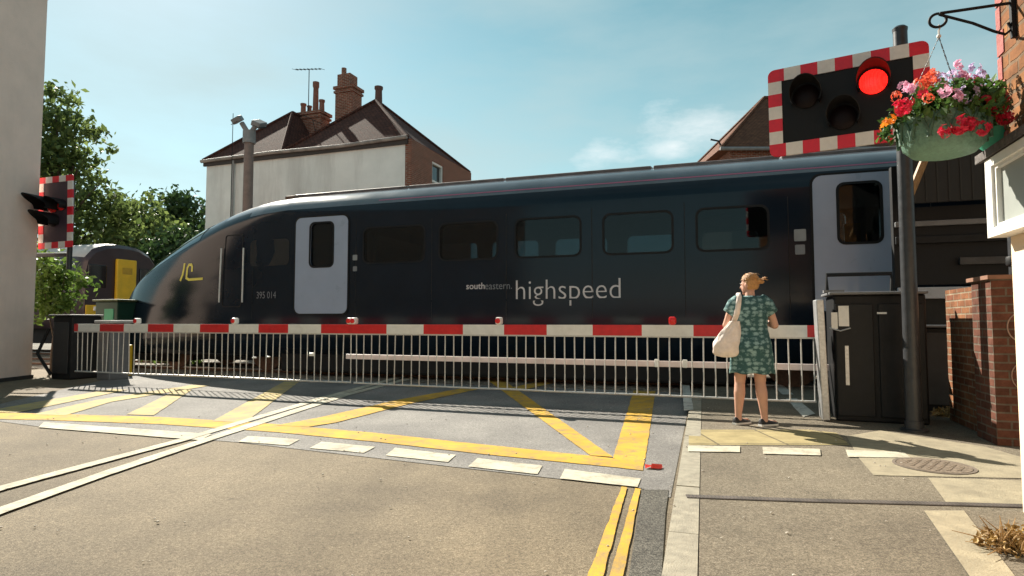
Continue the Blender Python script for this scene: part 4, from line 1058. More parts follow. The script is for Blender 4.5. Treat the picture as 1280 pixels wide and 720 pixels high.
m = MB(); m.box((0,.045,0), (Wb-.06,.02,Hb_-.06)); m.box((Wb/2-.28,.09,.1),(.3,.08,.1)); m.box((Wb/2-.28,.09,-.2),(.3,.08,.1)); rear = m.build('mounting', CAB_GREY, sig)
lamps = [lamp_head(sig, Wb*.175, Hb_*.16, .125, True), lamp_head(sig, -Wb*.245, Hb_*.13, .125, False), lamp_head(sig, -.02, -Hb_*.17, .125, False)]
for o in [bk, br_, rear] + [c for c in sig.children if c.name.startswith(('visor', 'lamp'))]: put(o)

# left signal
LS = AT(72, 475, 12.3); LS.z = 0
sg2 = thing('warning_signal', LS, 'smaller striped warning signal fixed beside the left pale building, seen partly from the side', 'crossing signal')
m = MB(); m.tube([(.05,.12,2.2),(.05,.12,4.0)], .05, 12); m.tube([(.05,.12,3.1),(-.75,.2,3.1)], .045, 10); m.tube([(.05,.12,2.5),(-.75,.2,2.5)], .045, 10); m.build('wall_bracket', POLE_GREY, sg2, smooth=40)
c2 = AT(69, 265, 12.2); FM = Matrix.Translation(c2 - LS) @ Matrix.Rotation(R(-14), 4, 'Z') @ Matrix.Rotation(R(-2), 4, 'Y')
W2, H2, b2 = .86, 1.47, .125
m = MB(); m.box((0,.0225,0), (W2-2*b2+.002,.025,H2-2*b2+.002)); o1 = m.build('backboard', M('dull_backboard', (.05,.03,.045), .5), sg2)
o2 = striped_border(W2, H2, b2, 5, 7, .03).build('border', [SIGNAL_RED, SIGNAL_WHITE], sg2)
m = MB(); m.box((0,.05,0), (W2-.08,.025,H2-.08)); o3 = m.build('mounting', CAB_GREY, sg2)
lamp_head(sg2, -.06, .12, .13, False, .62, LENS_RED); lamp_head(sg2, .16, .12, .1, False, .35, LENS_RED); lamp_head(sg2, -.04, -.18, .12, False, .5)
for o in [o1, o2, o3] + [c for c in sg2.children if c.name.startswith(('visor', 'lamp'))]: put(o)

# ================================================================== RIGHT SIDE: brick wall, platform shelter, shop
RDr = Vector((.34, .94, 0)).normalized(); RN = Vector((-RDr.y, RDr.x, 0))   # along the shop wall (away), towards the road
PC = G(1247, 557, FZ)
bw = thing('brick_wall', PC, 'low orange brick wall ending in a taller square pier by the shop', 'wall')
def WW(a, b_, z=0): return RDr*a - RN*b_ + Vector((0,0,z))
hp = AT(1247, 349, PC.y).z - FZ
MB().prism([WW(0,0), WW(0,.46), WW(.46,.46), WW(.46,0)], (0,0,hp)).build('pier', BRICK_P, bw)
MB().prism([WW(.46,.08), WW(.46,.38), WW(1.5,.38), WW(1.5,.08)], (0,0,hp-.03)).build('wall_panel', BRICK_O, bw)
m = MB(); m.prism([WW(-.03,-.03,hp), WW(-.03,.49,hp), WW(.49,.49,hp), WW(.49,-.03,hp)], (0,0,.035)); m.build('coping', M('brick_coping', (.22,.11,.07), .85, var=.3), bw)
# chalked graffiti ring on the pier
gm = MB(); gx = Vector((RN.x, RN.y, 0)) * -1
cg = WW(0,.22,hp-.42) - RDr*.006
pts = [cg + gx*(.115*math.cos(R(a))) + Vector((0,0,.13*math.sin(R(a)))) for a in range(20, 385, 15)]; gm.tube(pts, .006, 5)
pts = [cg + gx*(.10*math.cos(R(a))) + Vector((0,0,-.42+.12*math.sin(R(a)))) for a in range(60, 290, 15)]; gm.tube(pts, .005, 5)
plabel(gm.build('graffiti', M('chalk_line', (.34,.22,.17), .9), bw), 'faint chalky ring drawn on the pier')
dpb = PC + WW(.25,.28,hp + .035)
dp = thing('downpipe', dpb, 'short dark pipe standing on top of the brick pier', 'pipe')
m = MB(); m.tube([(0,0,0),(0,0,.7)], .055, 12); m.build('pipe', POLE_GREY, dp, smooth=40)
m = MB(); m.lathe([(.07,.1),(.075,.11),(.075,.17),(.07,.18)], (0,0,0), 14); m.lathe([(.07,.4),(.075,.41),(.075,.47),(.07,.48)], (0,0,0), 14); m.build('collar', BLACK, dp, smooth=40)

# platform shelter: boarded valance, rails, dark wall
SH = AT(1140, 402, 7.75); SH.z = 0
sh = thing('platform_shelter', SH, 'dark boarded platform shelter behind the signal pole, beside the train', 'shelter', -TH)
def zz(y): return AT(1180, y, 7.6).z
MB().box((1.6,.0,(zz(195)+zz(252))/2+.18), (3.4,.06,zz(195)-zz(252)+.36)).build('valance', M('dark_board_valance', (.016,.0145,.013), .7, var=.3, scale=5), sh)
m = MB()
for k in range(28): m.box((-.05+k*.125,-.034,(zz(195)+zz(252))/2+.18), (.018,.012,zz(195)-zz(252)+.34))
m.build('valance_batten', M('batten', (.022,.02,.017), .7), sh)
m = MB(); m.prism([(-.25,-.15,zz(195)+.34), (3.4,-.15,zz(195)+.34), (3.4,.75,zz(195)+.62), (-.25,.75,zz(195)+.62)], (0,0,.06)); m.build('roof', LEAD, sh)
m = MB(); m.box((1.7,.28,(zz(355)+zz(252))/2), (3.3,.05,zz(252)-zz(355)-.02)); m.build('back_wall', BLACK, sh)
for y, h_ in ((275,.07),(296,.1)):
    m = MB(); m.box((1.5,.22,zz(y)), (3.2,.05,h_), bev=.01); m.build('rail', CAB_LIGHT if y == 275 else CAB_GREY, sh)
m = MB(); m.box((1.15,.2,zz(325)), (1.1,.05,.09)); m.build('bench_rail', POLE_GREY, sh)
m = MB(); m.box((1.5,.2,zz(365)), (3.2,.06,.15), bev=.01); m.build('pale_band', M('pale_panel', (.40,.40,.42), .5), sh)
m = MB(); m.box((1.5,.3,zz(365)/2-.03), (3.2,.05,zz(365)-.06)); m.build('lower_panel', CAB_GREY, sh)
a, b_ = AT(1139, 240, 7.45) - SH, AT(1157, 196, 7.45) - SH
rot = Matrix.Rotation(TH, 3, 'Z'); a, b_ = rot @ a, rot @ b_
m = MB(); m.tube([a - (b_-a)*.2, b_ + (b_-a)*.3], .045, 6); m.build('timber_brace', TIMBER, sh)
for s in (-.05, 3.1): MB().box((s,.32,1.6),(.12,.12,3.2)).build('post', BLACK, sh)

# shop building with brick upper storey
CC = G(1279, 640, FZ)
shop = thing('corner_shop', CC, 'cream rendered shop with old brick upper wall at the right edge', 'building')
def SW(a, b_, z=0): return -RDr*a - RN*b_ + Vector((0,0,z))     # a: towards camera, b: into the building
zb = 2.02
MB().prism([SW(0,0), SW(9,0), SW(9,5), SW(0,5)], (0,0,zb)).build('lower_wall', CREAM, shop)
m = MB(); m.prism([SW(-.05,-.0,zb), SW(9,-.0,zb), SW(9,5,zb), SW(-.05,5,zb)], (0,0,4.2)); plabel(m.build('upper_wall', BRICK_S, shop), 'weathered orange brick upper wall')
m = MB(); k = 0; z = zb + .02
while z < zb + 4.1:
    w = .115 if k % 2 else .23
    m.prism([SW(-.056,-.006,z), SW(w*.28-.03,-.006,z), SW(w*.28-.03,.1,z), SW(-.056,.1,z)], (0,0,.135)); z += .15; k += 1
m.build('quoin', M('red_quoin', (.34,.10,.09), .85, var=.35, scale=8, bump=.5), shop)
m = MB(); m.prism([SW(-.13,-.115,zb-.0), SW(9,-.115,zb), SW(9,.05,zb+.05), SW(-.13,.05,zb+.05)], (0,0,.05)); m.build('ledge', M('mossy_lead_ledge', (.10,.085,.08), .8, var=.5, scale=18, bump=.8, bscale=30), shop)
# framed display panel under the ledge
fz0, fz1 = AT(1240, 296, CC.y).z - FZ, zb - .005
dpn = MB()
def fb(a0, a1, z0, z1, dep0, dep1): dpn.prism([SW(a0,-dep1,z0), SW(a1,-dep1,z0), SW(a1,-dep0,z0), SW(a0,-dep0,z0)], (0,0,z1-z0))
fb(-.03,.06,fz0,fz1,.002,.10); fb(.06,3.0,fz0,fz0+.05,.002,.10); fb(.06,3.0,fz1-.05,fz1,.002,.10)
fb(.06,.085,fz0+.05,fz1-.05,.002,.085); fb(.085,3.0,fz0+.05,fz0+.07,.002,.085); fb(.085,3.0,fz1-.07,fz1-.05,.002,.085)
sg = dpn.build('sign_frame', WHITE_PAINT, shop)
m = MB(); m.prism([SW(.08,-.06,fz0+.065), SW(3.0,-.06,fz0+.065), SW(3.0,-.02,fz0+.065), SW(.08,-.02,fz0+.065)], (0,0,fz1-fz0-.13)); m.build('sign_panel', M('grey_sign_panel', (.30,.32,.30), .4, var=.06), sg)

# hanging basket bracket + basket
wallp = CC + SW(.19, 0)
bz = AT(1178, 3, wallp.y).z
bk_ = thing('hanging_bracket', Vector((wallp.x, wallp.y, bz)), 'black scrolled iron bracket fixed to the brick upper wall', 'bracket')
LB = .355
m = MB(); q = RN
m.tube([q*-.0, q*.2, q*LB], .009, 8)
sc = [q*(LB+.012 + .042*math.sin(R(k))) + Vector((0,0,-.040+.040*math.cos(R(k)))) for k in range(-10, 300, 16)]
m.tube(sc, .008, 8); m.build('arm', BLACK, bk_, smooth=50)
m = MB(); m.tube([q*.36 + Vector((0,0,-.006)), q*.2 + Vector((0,0,-.085)), q*.1 + Vector((0,0,-.15)), q*.05+Vector((0,0,-.175)), q*.02+Vector((0,0,-.15)), q*.035 + Vector((0,0,-.11))], .008, 8); m.build('scroll_brace', BLACK, bk_, smooth=50)
m = MB(); m.box(q*.008 + Vector((0,0,-.07)), (.03,.03,.26), (0,0,math.atan2(RN.y,RN.x))); m.build('wall_plate', BLACK, bk_)
bc = Vector((wallp.x, wallp.y, 0)) + RN*(LB+.01)
def zat(y): return AT(1180, y, bc.y).z
hook_z = bz - .08
zr, zbt = zat(150), zat(196)
hb = thing('hanging_basket', Vector((bc.x, bc.y, zbt)), 'sage green hanging basket overflowing with red, pink and lilac flowers', 'flower basket')
Hh = zr - zbt; RR = .215
m = MB(); m.lathe([(RR*.45,0),(RR*.72,.015),(RR*.92,.06),(RR*1.0,Hh*.7),(RR*1.04,Hh),(RR*.99,Hh),(RR*.93,Hh*.7)], (0,0,0), 32); bwl = m.build('bowl', BASKET, hb, smooth=40)
m = MB()
for k in range(14):                                           # raised wicker hoops round the bowl
    a0 = 2*math.pi*k/14; pts = []
    for j in range(9):
        a = a0 + (j/8-.5)*.5; h_ = Hh*(.35 + .6*math.sin(math.pi*j/8)); r_ = RR*(1.0 + .035*h_/Hh)
        pts.append((r_*math.cos(a), r_*math.sin(a), h_))
    m.tube(pts, .009, 6)
m.build('wicker_hoop', M('dark_wicker', (.075,.15,.10), .7, var=.3, scale=40), hb, smooth=50)
m = MB(); m.lathe([(RR*.98,Hh-.03),(RR*.98,Hh-.01),(.01,Hh)], (0,0,0), 24); m.build('soil', M('soil', (.03,.02,.014), .95), hb)
for a in (20, 140, 260):
    m = MB(); e0 = Vector((RR*math.cos(R(a)), RR*math.sin(R(a)), Hh)); e1 = Vector((0,0,hook_z - zbt - .06))
    n = 22
    for k in range(n):
        p, qn = e0.lerp(e1, k/n), e0.lerp(e1, (k+.72)/n)
        m.tube([p, qn], .0036 if k % 2 else .0022, 5)
    m.build('chain', POLE_GREY, hb)
m = MB(); m.tube([(0,0,hook_z-zbt-.07),(0,0,hook_z-zbt-.02),(.012,0,hook_z-zbt),(0,0,hook_z-zbt+.012)], .005, 6); m.ball((0,0,hook_z-zbt-.055), .012, 8, 6); m.build('hook', WHITE_PAINT, hb, smooth=50)
lf = MB(); rnd = random.Random(21); blobs = []
for k in range(44):
    a = rnd.uniform(0, 6.28); r_ = rnd.uniform(.05,.25); blobs.append(((r_*math.cos(a), r_*math.sin(a), Hh + rnd.uniform(.0,.14) - max(0, r_-.19)*1.2), (.08,.08,.06)))
cd = math.atan2(-bc.y, -bc.x)
for k in range(12):
    a = cd + (k/11-.5)*2.6; blobs.append((((RR+.03)*math.cos(a), (RR+.03)*math.sin(a), Hh + .03 - rnd.uniform(0,.05)), (.055,.055,.05)))
leaf_cloud(lf, blobs, 3000, .026, 22, .45); lf.build('foliage', LEAF_F, hb, recalc=False, uv=False)
def bloom(mat, r, n, seed):
    rnd = random.Random(seed); m = MB()
    for k in range(n):
        while True:
            d = Vector((rnd.gauss(0,1), rnd.gauss(0,1), rnd.gauss(0,1)))
            if d.length > .1: break
        d.normalize(); c = d*r*rnd.uniform(.6,1); t1 = d.orthogonal().normalized(); t2_ = d.cross(t1); rot_ = rnd.uniform(0,6.28)
        for j in range(5):
            a = rot_ + j*2*math.pi/5; e = (t1*math.cos(a) + t2_*math.sin(a)); f_ = (t1*math.cos(a+1.57)+t2_*math.sin(a+1.57)); s_ = r*.42
            m.add([c, c + e*s_*.7 + f_*s_*.42 + d*s_*.15, c + e*s_*1.15 + d*s_*.05, c + e*s_*.7 - f_*s_*.42 + d*s_*.15], [(0,1,2,3)])
    return m.mesh('flower', [mat], recalc=False, uv=False)
BLO = {'r': bloom(PET_R, .043, 13, 1), 'p': bloom(PET_P, .042, 11, 2), 'l': bloom(PET_L, .042, 11, 3), 'o': bloom(PET_O, .032, 8, 4), 'c': bloom(PET_C, .042, 11, 5)}
camp = Vector((0,0,CAM_H))
def flower(parent, base, x, y, k, s=1.0, push=0.0):
    """a bloom on the camera side of the basket"""
    p = AT(x, y, base.y - (.27 if y > 112 else .08) + push)
    o = bpy.data.objects.new('flower', BLO[k]); col.objects.link(o); o.parent = parent; o.location = p - base; o.scale = (s,)*3
    o.rotation_euler = (rnd.uniform(0,6), rnd.uniform(0,6), rnd.uniform(0,6))
bb_ = hb.location.copy()
for (x, y, k, s, pu) in ((1127,135,'r',1.1,0),(1108,158,'o',1.1,0),(1204,153,'r',1.3,-.03),(1227,160,'r',1.0,0),(1181,163,'r',.75,0),(1182,168,'r',.6,0),(1247,122,'r',1.35,.1),(1258,146,'r',1.1,.1),(1240,135,'r',1.0,.08),
    (1160,102,'c',1.1,.1),(1170,106,'c',1.0,.08),(1150,104,'c',.9,.1),(1205,90,'p',1.1,.1),(1212,103,'r',1.1,.08),(1198,100,'p',1.2,.05),(1185,108,'p',1.2,.03),(1178,114,'p',1.0,.02),(1210,118,'l',1.3,.02),(1222,96,'l',1.1,.1),(1190,96,'l',1.1,.1),(1176,99,'l',1.0,.1),(1218,86,'l',.9,.12),(1140,110,'p',.8,.08),(1128,108,'p',.8,.1),(1212,156,'r',1.0,-.02),(1198,161,'r',.8,-.02),(1134,128,'r',.8,0),(1250,135,'r',1.1,.08),(1232,128,'r',.9,.04),(1160,122,'c',.7,0),(1194,120,'p',.9,0),(1226,112,'p',.9,.06),(1152,116,'r',.7,.05),(1240,104,'l',.7,.12),(1166,92,'c',.8,.1),(1201,80,'p',.8,.12),(1113,150,'o',.9,0),(1120,120,'c',.7,.06)):
    flower(hb, bb_, x, y, k, s, pu)
# second planter on the ledge
pb = CC + SW(-.09, -.035, zb + .075)
pl = thing('wall_planter', pb, 'small teal planter on the shop ledge partly behind the big basket', 'planter')
m = MB(); m.lathe([(.045,0),(.075,.03),(.09,.10),(.094,.12),(.085,.12)], (0,0,0), 20); m.build('bowl', BASKET_T, pl, smooth=40)
lf = MB(); leaf_cloud(lf, [((0,0,.17),(.09,.09,.05)), ((.03,-.05,.24),(.09,.10,.10)), ((.06,-.10,.2),(.07,.08,.08))], 480, .024, 31, .5); lf.build('foliage', LEAF_F, pl, recalc=False, uv=False)

# ================================================================== SMALL GROUND THINGS
mc = G(1167, 582, FZ + .006)
mh = thing('manhole_cover', mc, 'round brown iron manhole cover set in the footway', 'manhole cover')
m = MB(); m.lathe([(.235,0),(.235,.004),(.0,.004)], (0,0,0), 36); m.build('lid', M('rusty_cover', (.16,.12,.085), .8, var=.4, scale=20, bump=.5), mh)
m = MB()
for i in range(-5, 6):
    for j in range(-5, 6):
        if (i*i+j*j) < 26 and (i+j) % 2 == 0: m.box((i*.039, j*.039, .005), (.036,.022,.004), (0,0,R(45)))
m.build('tread', M('cover_tread', (.19,.145,.105), .6, var=.3), mh)
m = MB(); m.lathe([(.262,-.002),(.262,.003),(.24,.003),(.24,-.002)], (0,0,0), 36); m.build('rim', M('cover_rim', (.14,.11,.085), .8, var=.3), mh)
dc = [G(x, y, FZ) for x, y in ((858,621),(1000,626),(1200,631),(1300,634))]
dch = thing('drain_channel', dc[0], 'narrow dark drain channel running across the footway', 'drain')
m = MB(); m2 = MB()
for a, b_ in zip(dc, dc[1:]):
    t_ = (b_-a).normalized(); n_ = Vector((-t_.y, t_.x, 0))*.034; e = Vector((0,0,.004))
    m.prism([a-n_-Vector((0,0,.004)), b_-n_-Vector((0,0,.004)), b_+n_-Vector((0,0,.004)), a+n_-Vector((0,0,.004))], (0,0,.010))
    L_ = (b_-a).length; k = 0.0
    while k < L_-.02:
        p = a + t_*k; m2.prism([p-n_*.8+Vector((0,0,.006)), p-n_*.8+t_*.014+Vector((0,0,.006)), p+n_*.8+t_*.014+Vector((0,0,.006)), p+n_*.8+Vector((0,0,.006))], (0,0,.0015)); k += .022
m.build('channel', M('channel_iron', (.06,.05,.045), .7, var=.4), dch, world=True); m2.build('grating', M('grating_iron', (.085,.07,.06), .6, var=.3), dch, world=True)
lp = G(817, 586)
lit = thing('red_litter', lp, 'small scrap of red litter lying in the gutter', 'litter')
m = MB(); m.add([(-.07,-.03,.012),(0,-.04,.035),(.07,-.02,.014),(.06,.03,.03),(0,.035,.016),(-.06,.03,.03)], [(0,1,4,5),(1,2,3,4)]); m.add([(-.03,-.035,.012),(.05,-.05,.012),(.06,-.03,.04),(-.02,-.02,.045)], [(0,1,2,3)])
m.build('wrapper', M('red_plastic', (.75,.06,.04), .4), lit)
wp = G(1262, 688, FZ)
dw = thing('dried_weeds', wp, 'clump of dry brown weeds at the foot of the cream wall', 'weeds')
m = MB(); rnd = random.Random(9)
for k in range(46):
    p = Vector((rnd.gauss(0,.05), rnd.gauss(0,.05), 0)); tip = p + Vector((rnd.gauss(0,.09), rnd.gauss(0,.07), rnd.uniform(.02,.13)))
    m.tube([p, (p+tip)/2 + Vector((0,0,.015)), tip], [.004,.003,.0015], 5)
m.build('stem', M('dry_stem', (.30,.18,.07), .8), dw)
lf = MB(); leaf_cloud(lf, [((0,0,.05),(.12,.1,.05)), ((.06,-.04,.04),(.08,.07,.04)), ((-.08,.03,.02),(.08,.06,.025))], 420, .018, 41, .6); lf.build('foliage', LEAF_D, dw, recalc=False, uv=False)
gr = MB(); rnd = random.Random(77)
for k in range(260):
    p = Vector((rnd.uniform(-6, 3.2), rnd.uniform(2.4, 8), .012)); s_ = rnd.uniform(.003, .011)
    if p.x > K0.x + (p.y-K0.y)*.31: p.z = FZ + .008
    gr.ball(p, (s_, s_*.8, s_*.5), 5, 4)
o = gr.build('loose_grit', M('pale_grit', (.5,.46,.4), .9), uv=False); tag(o, 'pale specks of loose grit scattered over the road', 'grit', kind='stuff')

# ================================================================== WOMAN
WB = G(941, 531, FZ); WYAW = R(-14)
wo = thing('person', WB, 'woman in patterned teal dress standing with her back turned at the barrier', 'person', WYAW)
wo.scale = (.935,)*3
def cone(m, a, b_, r0, r1, n=14, k=4):
    a, b_ = Vector(a), Vector(b_)
    m.tube([a.lerp(b_, i/k) for i in range(k+1)], [r0+(r1-r0)*i/k for i in range(k+1)], n); m.ball(a, r0, n, 8); m.ball(b_, r1, n, 8)
m = MB()
# legs: left foot a little forward
L_hip, L_kn, L_an = (-.095,.0,.86), (-.125,.02,.47), (-.15,-.005,.085)
R_hip, R_kn, R_an = (.095,.0,.86), (.085,-.01,.47), (.115,-.055,.085)
for hip, kn, an, fd in ((L_hip,L_kn,L_an,R(-48)),(R_hip,R_kn,R_an,R(-55))):
    cone(m, hip, kn, .098, .058); kv, av_ = Vector(kn), Vector(an)
    calf = kv.lerp(av_, .3) + Vector((0,-.022,0)); cone(m, kn, calf, .056, .061); cone(m, calf, av_ + Vector((0,0,.02)), .061, .036); cone(m, av_ + Vector((0,0,.02)), av_ - Vector((0,0,.03)), .036, .036)
    fdir = Vector((-math.sin(fd), math.cos(fd), 0)); cone(m, av_ - Vector((0,0,.045)) - fdir*.03, av_ + fdir*.14 - Vector((0,0,.055)), .034, .027)
# torso
m.ball((0,.0,.90), (.185,.135,.15), 20, 14); m.ball((0,-.04,.88), (.165,.11,.12), 20, 14); m.ball((0,.005,1.08), (.150,.112,.17), 20, 14); m.ball((0,.01,1.25), (.165,.115,.17), 20, 14); m.ball((0,-.005,1.345), (.165,.09,.075), 20, 12)
m.ball((-.07,.10,1.23), .07, 14, 10); m.ball((.07,.10,1.23), .07, 14, 10)
cone(m, (0,-.01,1.36), (0,.012,1.48), .062, .05)
# arms: elbows out, forearms forward, hands together before the chest
hands = []
for sx in (-1, 1):
    sh_, el, wr = (sx*.18,0,1.345), (sx*.255,.03,1.105), (sx*.13,.26,1.16)
    cone(m, (sx*.12,-.005,1.355), sh_, .05, .046); cone(m, sh_, el, .046, .041); cone(m, el, wr, .043, .027)
    wv = Vector(wr); dv = (wv - Vector(el)).normalized(); pal = wv + dv*.05
    cone(m, wv, pal, .027, .03); m.ball(pal + dv*.02, (.038,.042,.02), 12, 8)
    side = dv.cross(Vector((0,0,1))).normalized()*sx
    for k, ln in enumerate((.058,.068,.063,.05)):
        b0 = pal + dv*.045 + side*(.027-.018*k)*-1; b1 = b0 + dv*ln*.55 + Vector((0,0,-.008)); b2_ = b1 + dv*ln*.25 + Vector((0,0,-.028))
        cone(m, b0 - dv*.02, b1, .0095, .0085, 8, 2); cone(m, b1, b2_, .0085, .0075, 8, 2)
    tb0 = pal - side*-.03; cone(m, tb0, tb0 + side*.03 + dv*.03 + Vector((0,0,.012)), .0115, .009, 8, 2); cone(m, tb0 + side*.03 + dv*.03 + Vector((0,0,.012)), tb0 + side*.032 + dv*.058 + Vector((0,0,.004)), .009, .008, 8, 2)
# head turned to the left
HT = Matrix.Translation((0,.02,1.555)) @ Matrix.Rotation(R(52), 4, 'Z') @ Matrix.Rotation(R(-4), 4, 'X')
m.M = HT
m.ball((0,-.005,.02), (.074,.092,.098), 22, 16); m.ball((0,.03,-.035), (.058,.066,.072), 18, 12)
cone(m, (0,.086,.012), (0,.110,-.018), .010, .014, 10, 2); m.ball((0,.085,-.045), (.022,.014,.007), 10, 6); m.ball((0,.083,-.056), (.020,.013,.008), 10, 6); m.ball((0,.075,-.088), (.022,.018,.015), 10, 8)
for sx in (-1,1): m.ball((sx*.074,-.008,-.005), (.012,.022,.033), 10, 8); m.ball((sx*.03,.082,.02), (.017,.012,.011), 10, 8)
m.M = Matrix.Identity(4)
bo = m.build('body', SKIN, wo, recalc=False, uv=False)
md = bo.modifiers.new('r', 'REMESH'); md.mode = 'VOXEL'; md.voxel_size = .0062
md = bo.modifiers.new('s', 'SMOOTH'); md.iterations = 5; md.factor = .5
dg = bpy.context.evaluated_depsgraph_get(); dg.update()
nm = bpy.data.meshes.new_from_object(bo.evaluated_get(dg)); bo.modifiers.clear(); bo.data = nm
for p in nm.polygons: p.use_smooth = True
nm.materials.clear(); nm.materials.append(SKIN)
m = MB(); m.M = HT
for sx in (-1,1): m.ball((sx*.03,.0925,.02), (.010,.006,.007), 10, 6)
m.build('eyes', M('dark_eyes', (.03,.02,.015), .2), wo, smooth=60)
# hair: swept back into a loose bun
m = MB(); m.M = HT; nU, nV = 30, 16; rg = []
rnd = random.Random(2)
for j in range(nV+1):
    t = math.pi*(.02 + .74*j/nV); row = []
    for k in range(nU):
        a = 2*math.pi*k/nU; fy = math.sin(a)                     # +y is the face
        lim = 1.0
        tt = t if fy < .1 else min(t, math.pi*(.40 - .10*fy))
        d = Vector((math.sin(tt)*math.cos(a)*.086, math.sin(tt)*math.sin(a)*.104 - .010, math.cos(tt)*.112 + .026))
        d += Vector((rnd.uniform(-1,1), rnd.uniform(-1,1), rnd.uniform(-1,1)))*.002
        row.append(d)
    rg.append(row)
m.rings(rg); m.ball((0.01,-.115,.035), (.038,.036,.034), 14, 10); m.ball((.015,-.14,.02), (.022,.03,.02), 12, 8)
for k in range(34):
    a = rnd.uniform(-1.5,1.5); st = Vector((.012,-.125,.035)); en = st + Vector((math.sin(a)*.05, -.03-rnd.uniform(0,.05), math.cos(a)*.05 - .01))
    m.tube([st, (st+en)/2 + Vector((0,-.015,.012)), en], [.004,.003,.001], 5)
for k in range(26):
    a = rnd.uniform(-1.2,1.2); st = Vector((math.sin(a)*.05,rnd.uniform(-.05,.05), .11)); en = st + Vector((rnd.gauss(0,.03), -.05, rnd.uniform(.0,.025))); m.tube([st, (st+en)/2 + Vector((0,0,.012)), en], [.002,.0018,.0008], 4)
for k in range(230):
    a0 = rnd.uniform(0, 2*math.pi); t0 = rnd.uniform(.25, 1.25); pts = []
    for j in range(6):
        q_ = j/5; t_ = t0 + (1.35 - t0)*q_; aa = a0 + (1.5*math.pi - a0 if a0 > .5*math.pi else -.5*math.pi - a0)*q_*.92
        rr_ = 1.015 + .03*math.sin(q_*math.pi)*rnd.uniform(.2, 1.6)
        pts.append((math.sin(t_)*math.cos(aa)*.086*rr_, math.sin(t_)*math.sin(aa)*.104*rr_ - .010, math.cos(t_)*.112*rr_ + .026))
    m.tube(pts, [.0014,.0022,.0026,.0026,.002,.0012], 4)
m.M = Matrix.Identity(4)
m.build('hair', HAIR, wo, smooth=60)
# dress
def dressmat():
    mm, N, L, b = newmat('teal_leaf_print'); t = N.new('ShaderNodeTexCoord')
    mpn = N.new('ShaderNodeMapping'); mpn.inputs['Scale'].default_value = (14, 14, 21); L.new(t.outputs['Object'], mpn.inputs['Vector'])
    v = N.new('ShaderNodeTexVoronoi'); v.inputs['Scale'].default_value = 1; v.inputs['Randomness'].default_value = .55; L.new(mpn.outputs[0], v.inputs['Vector'])
    v2 = N.new('ShaderNodeTexVoronoi'); v2.inputs['Scale'].default_value = 3.4; L.new(mpn.outputs[0], v2.inputs['Vector'])
    ad = N.new('ShaderNodeMath'); ad.operation = 'MULTIPLY_ADD'; ad.inputs[1].default_value = .35; L.new(v2.outputs['Distance'], ad.inputs[0]); L.new(v.outputs['Distance'], ad.inputs[2])
    r = N.new('ShaderNodeValToRGB'); e = r.color_ramp.elements; e[0].position = .42; e[0].color = (.25,.38,.38,1); e[1].position = .72; e[1].color = (.045,.105,.108,1)
    L.new(ad.outputs[0], r.inputs[0]); L.new(r.outputs[0], b.inputs['Base Color']); b.inputs['Roughness'].default_value = .85; b.inputs['Specular IOR Level'].default_value = .2
    n = N.new('ShaderNodeTexNoise'); n.inputs['Scale'].default_value = 18; n.inputs['Detail'].default_value = 3; L.new(t.outputs['Object'], n.inputs['Vector'])
    bp = N.new('ShaderNodeBump'); bp.inputs['Strength'].default_value = .35; bp.inputs['Distance'].default_value = .02; L.new(n.outputs['Fac'], bp.inputs['Height']); L.new(bp.outputs[0], b.inputs['Normal'])
    return mm
DM = dressmat()
prof = [(.575,.238,.185),(.60,.236,.183),(.70,.228,.18),(.80,.218,.172),(.88,.208,.166),(.95,.198,.152),(1.03,.180,.136),(1.09,.172,.13),(1.16,.177,.133),(1.24,.186,.137),(1.31,.190,.125),(1.36,.186,.11),(1.395,.168,.095),(1.418,.13,.082),(1.43,.095,.072)]
m = MB(); n = 72; rg = []
NZ = 44
for i in range(NZ+1):
    z = prof[0][0] + (prof[-1][0]-prof[0][0])*i/NZ
    rx = lerp([(q[0], q[1]) for q in prof], z); ry = lerp([(q[0], q[2]) for q in prof], z)
    fl_ = max(0, (1.0 - z)/.42); wa = math.exp(-((z-1.06)/.09)**2); row = []
    for k in range(n):
        a = 2*math.pi*k/n
        w = 1 + fl_*.045*math.sin(a*7+.6+z*3) + fl_*.022*math.sin(a*13) + wa*.018*math.sin(a*9 + z*46) + wa*.014*math.sin(z*95 + a*2) + .008*math.sin(a*5 + z*30)
        yb = -.022*math.exp(-((z-.88)/.1)**2) if math.sin(a) < 0 else (.03*math.exp(-((z-1.23)/.08)**2))
        row.append((rx*w*math.cos(a), ry*w*math.sin(a) + yb, z + fl_*.008*math.sin(a*7)))
    rg.append(row)
m.rings(rg, cap=False)
for sx in (-1,1):
    a, b_ = Vector((sx*.125,-.002,1.372)), Vector((sx*.228,.018,1.235)); d = (b_-a)
    m.tube([a - d*.25, a + Vector((0,0,.006)), a + d*.35 + Vector((sx*.006,0,.014)), a + d*.7, b_], [.06,.072,.080,.077,.070], 20, cap=False)
o = m.build('dress', DM, wo, smooth=75, recalc=False)
md = o.modifiers.new('t', 'SOLIDIFY'); md.thickness = .006; md.offset = 0
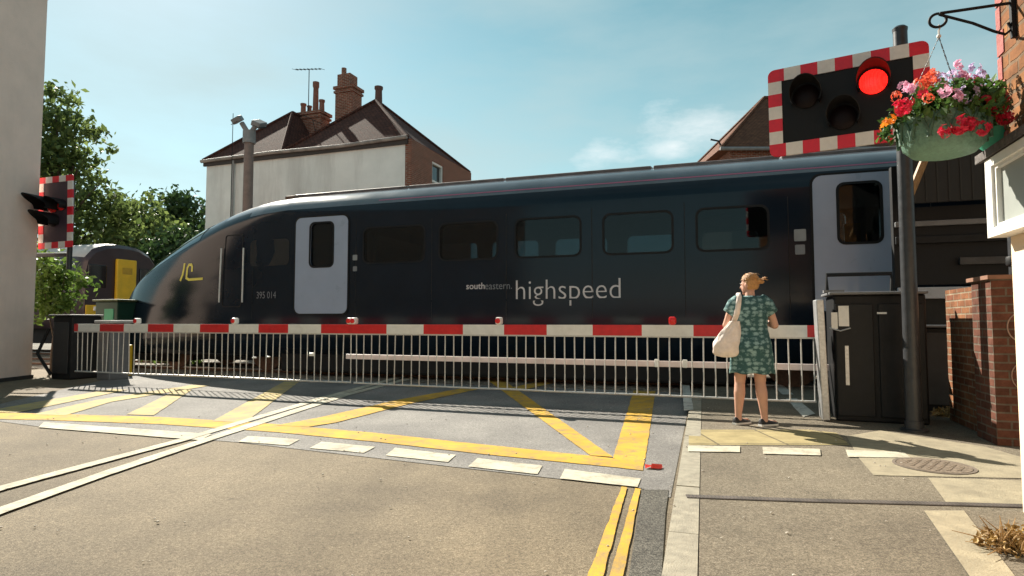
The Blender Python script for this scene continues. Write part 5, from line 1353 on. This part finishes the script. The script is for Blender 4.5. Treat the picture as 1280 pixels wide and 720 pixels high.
# shoes
for nm_, an, fd in (('l', L_an, R(-48)), ('r', R_an, R(-55))):
    m = MB(); m.M = Matrix.Translation((an[0], an[1], 0)) @ Matrix.Rotation(fd, 4, 'Z')
    sec_ = [(-.065,.028,.075),(-.05,.036,.085),(-.01,.038,.082),(.04,.041,.070),(.09,.045,.056),(.13,.043,.047),(.16,.034,.04),(.178,.016,.034)]
    rg = []
    for y, w, h_ in sec_:
        rg.append([(w*math.cos(R(a)), y, .02 + (h_-.02)*max(0, math.sin(R(a)))) for a in range(0, 181, 20)] + [(w*.6, y, .018), (-w*.6, y, .018)][::-1])
    m.rings(rg); sh_o = m.build('shoe', SHOE, wo, smooth=60)
    m = MB(); m.M = Matrix.Translation((an[0], an[1], 0)) @ Matrix.Rotation(fd, 4, 'Z')
    ol = [(w*1.06, y) for y, w, h_ in sec_] + [(-w*1.06, y) for y, w, h_ in sec_[::-1]]
    m.prism([(x, y*1.02, .002) for x, y in ol], (0,0,.021)); m.build('sole', SOLE, sh_o)
# tote bag on her left shoulder
BG = WB + Matrix.Rotation(WYAW, 3, 'Z') @ Vector((-.23, -.085, .70))
bag = thing('tote_bag', BG, 'slouchy cream cloth shoulder bag hanging at the woman\'s left side', 'bag', WYAW)
m = MB(); rg = []; n = 44
bp_ = [(.0,.05,.035,-.02),(.012,.105,.058,-.02),(.05,.136,.076,-.024),(.10,.145,.08,-.022),(.16,.138,.076,-.014),(.21,.120,.064,.0),(.26,.100,.052,.016),(.30,.082,.043,.032),(.34,.064,.035,.05),(.375,.05,.028,.064)]
zs_ = [bp_[0][0] + (bp_[-1][0]-bp_[0][0])*k/26 for k in range(27)]
for z in zs_:
    rx, ry, ox = (lerp([(q[0], q[j]) for q in bp_], z) for j in (1,2,3)); row = []
    for k in range(n):
        a = 2*math.pi*k/n; up = z/.375
        w = 1 + .05*math.sin(3*a + z*9) + .06*up*math.sin(9*a + z*6) + .035*math.sin(5*a - z*38) + .03*math.sin(2*a + z*60)*(1-up)
        row.append((ox + rx*w*math.cos(a), -.01 + ry*w*math.sin(a), z))
    rg.append(row)
m.rings(rg); m.build('pouch', CANVAS, bag, smooth=70)
for dy in (-.02, .05):
    m = MB(); pth = [(.05,dy*.5-.01,.35),(.085,dy-.025,.45),(.10,dy-.025,.55),(.108,dy-.01,.625),(.112,dy*.6+.05,.668),(.108,.15,.63),(.10,.20,.54),(.05,.16,.42),(.04,.03,.36)]
    vs = []; 
    for i, p in enumerate(pth):
        p = Vector(p); w = .026 if i < 4 else .018; vs += [p + Vector((-w,0,0)), p + Vector((w,0,.004))]
    m.add(vs, [(2*i,2*i+1,2*i+3,2*i+2) for i in range(len(pth)-1)]); o = m.build('strap', CANVAS, bag, smooth=80, recalc=False)
    md = o.modifiers.new('t', 'SOLIDIFY'); md.thickness = .006; md.offset = 0
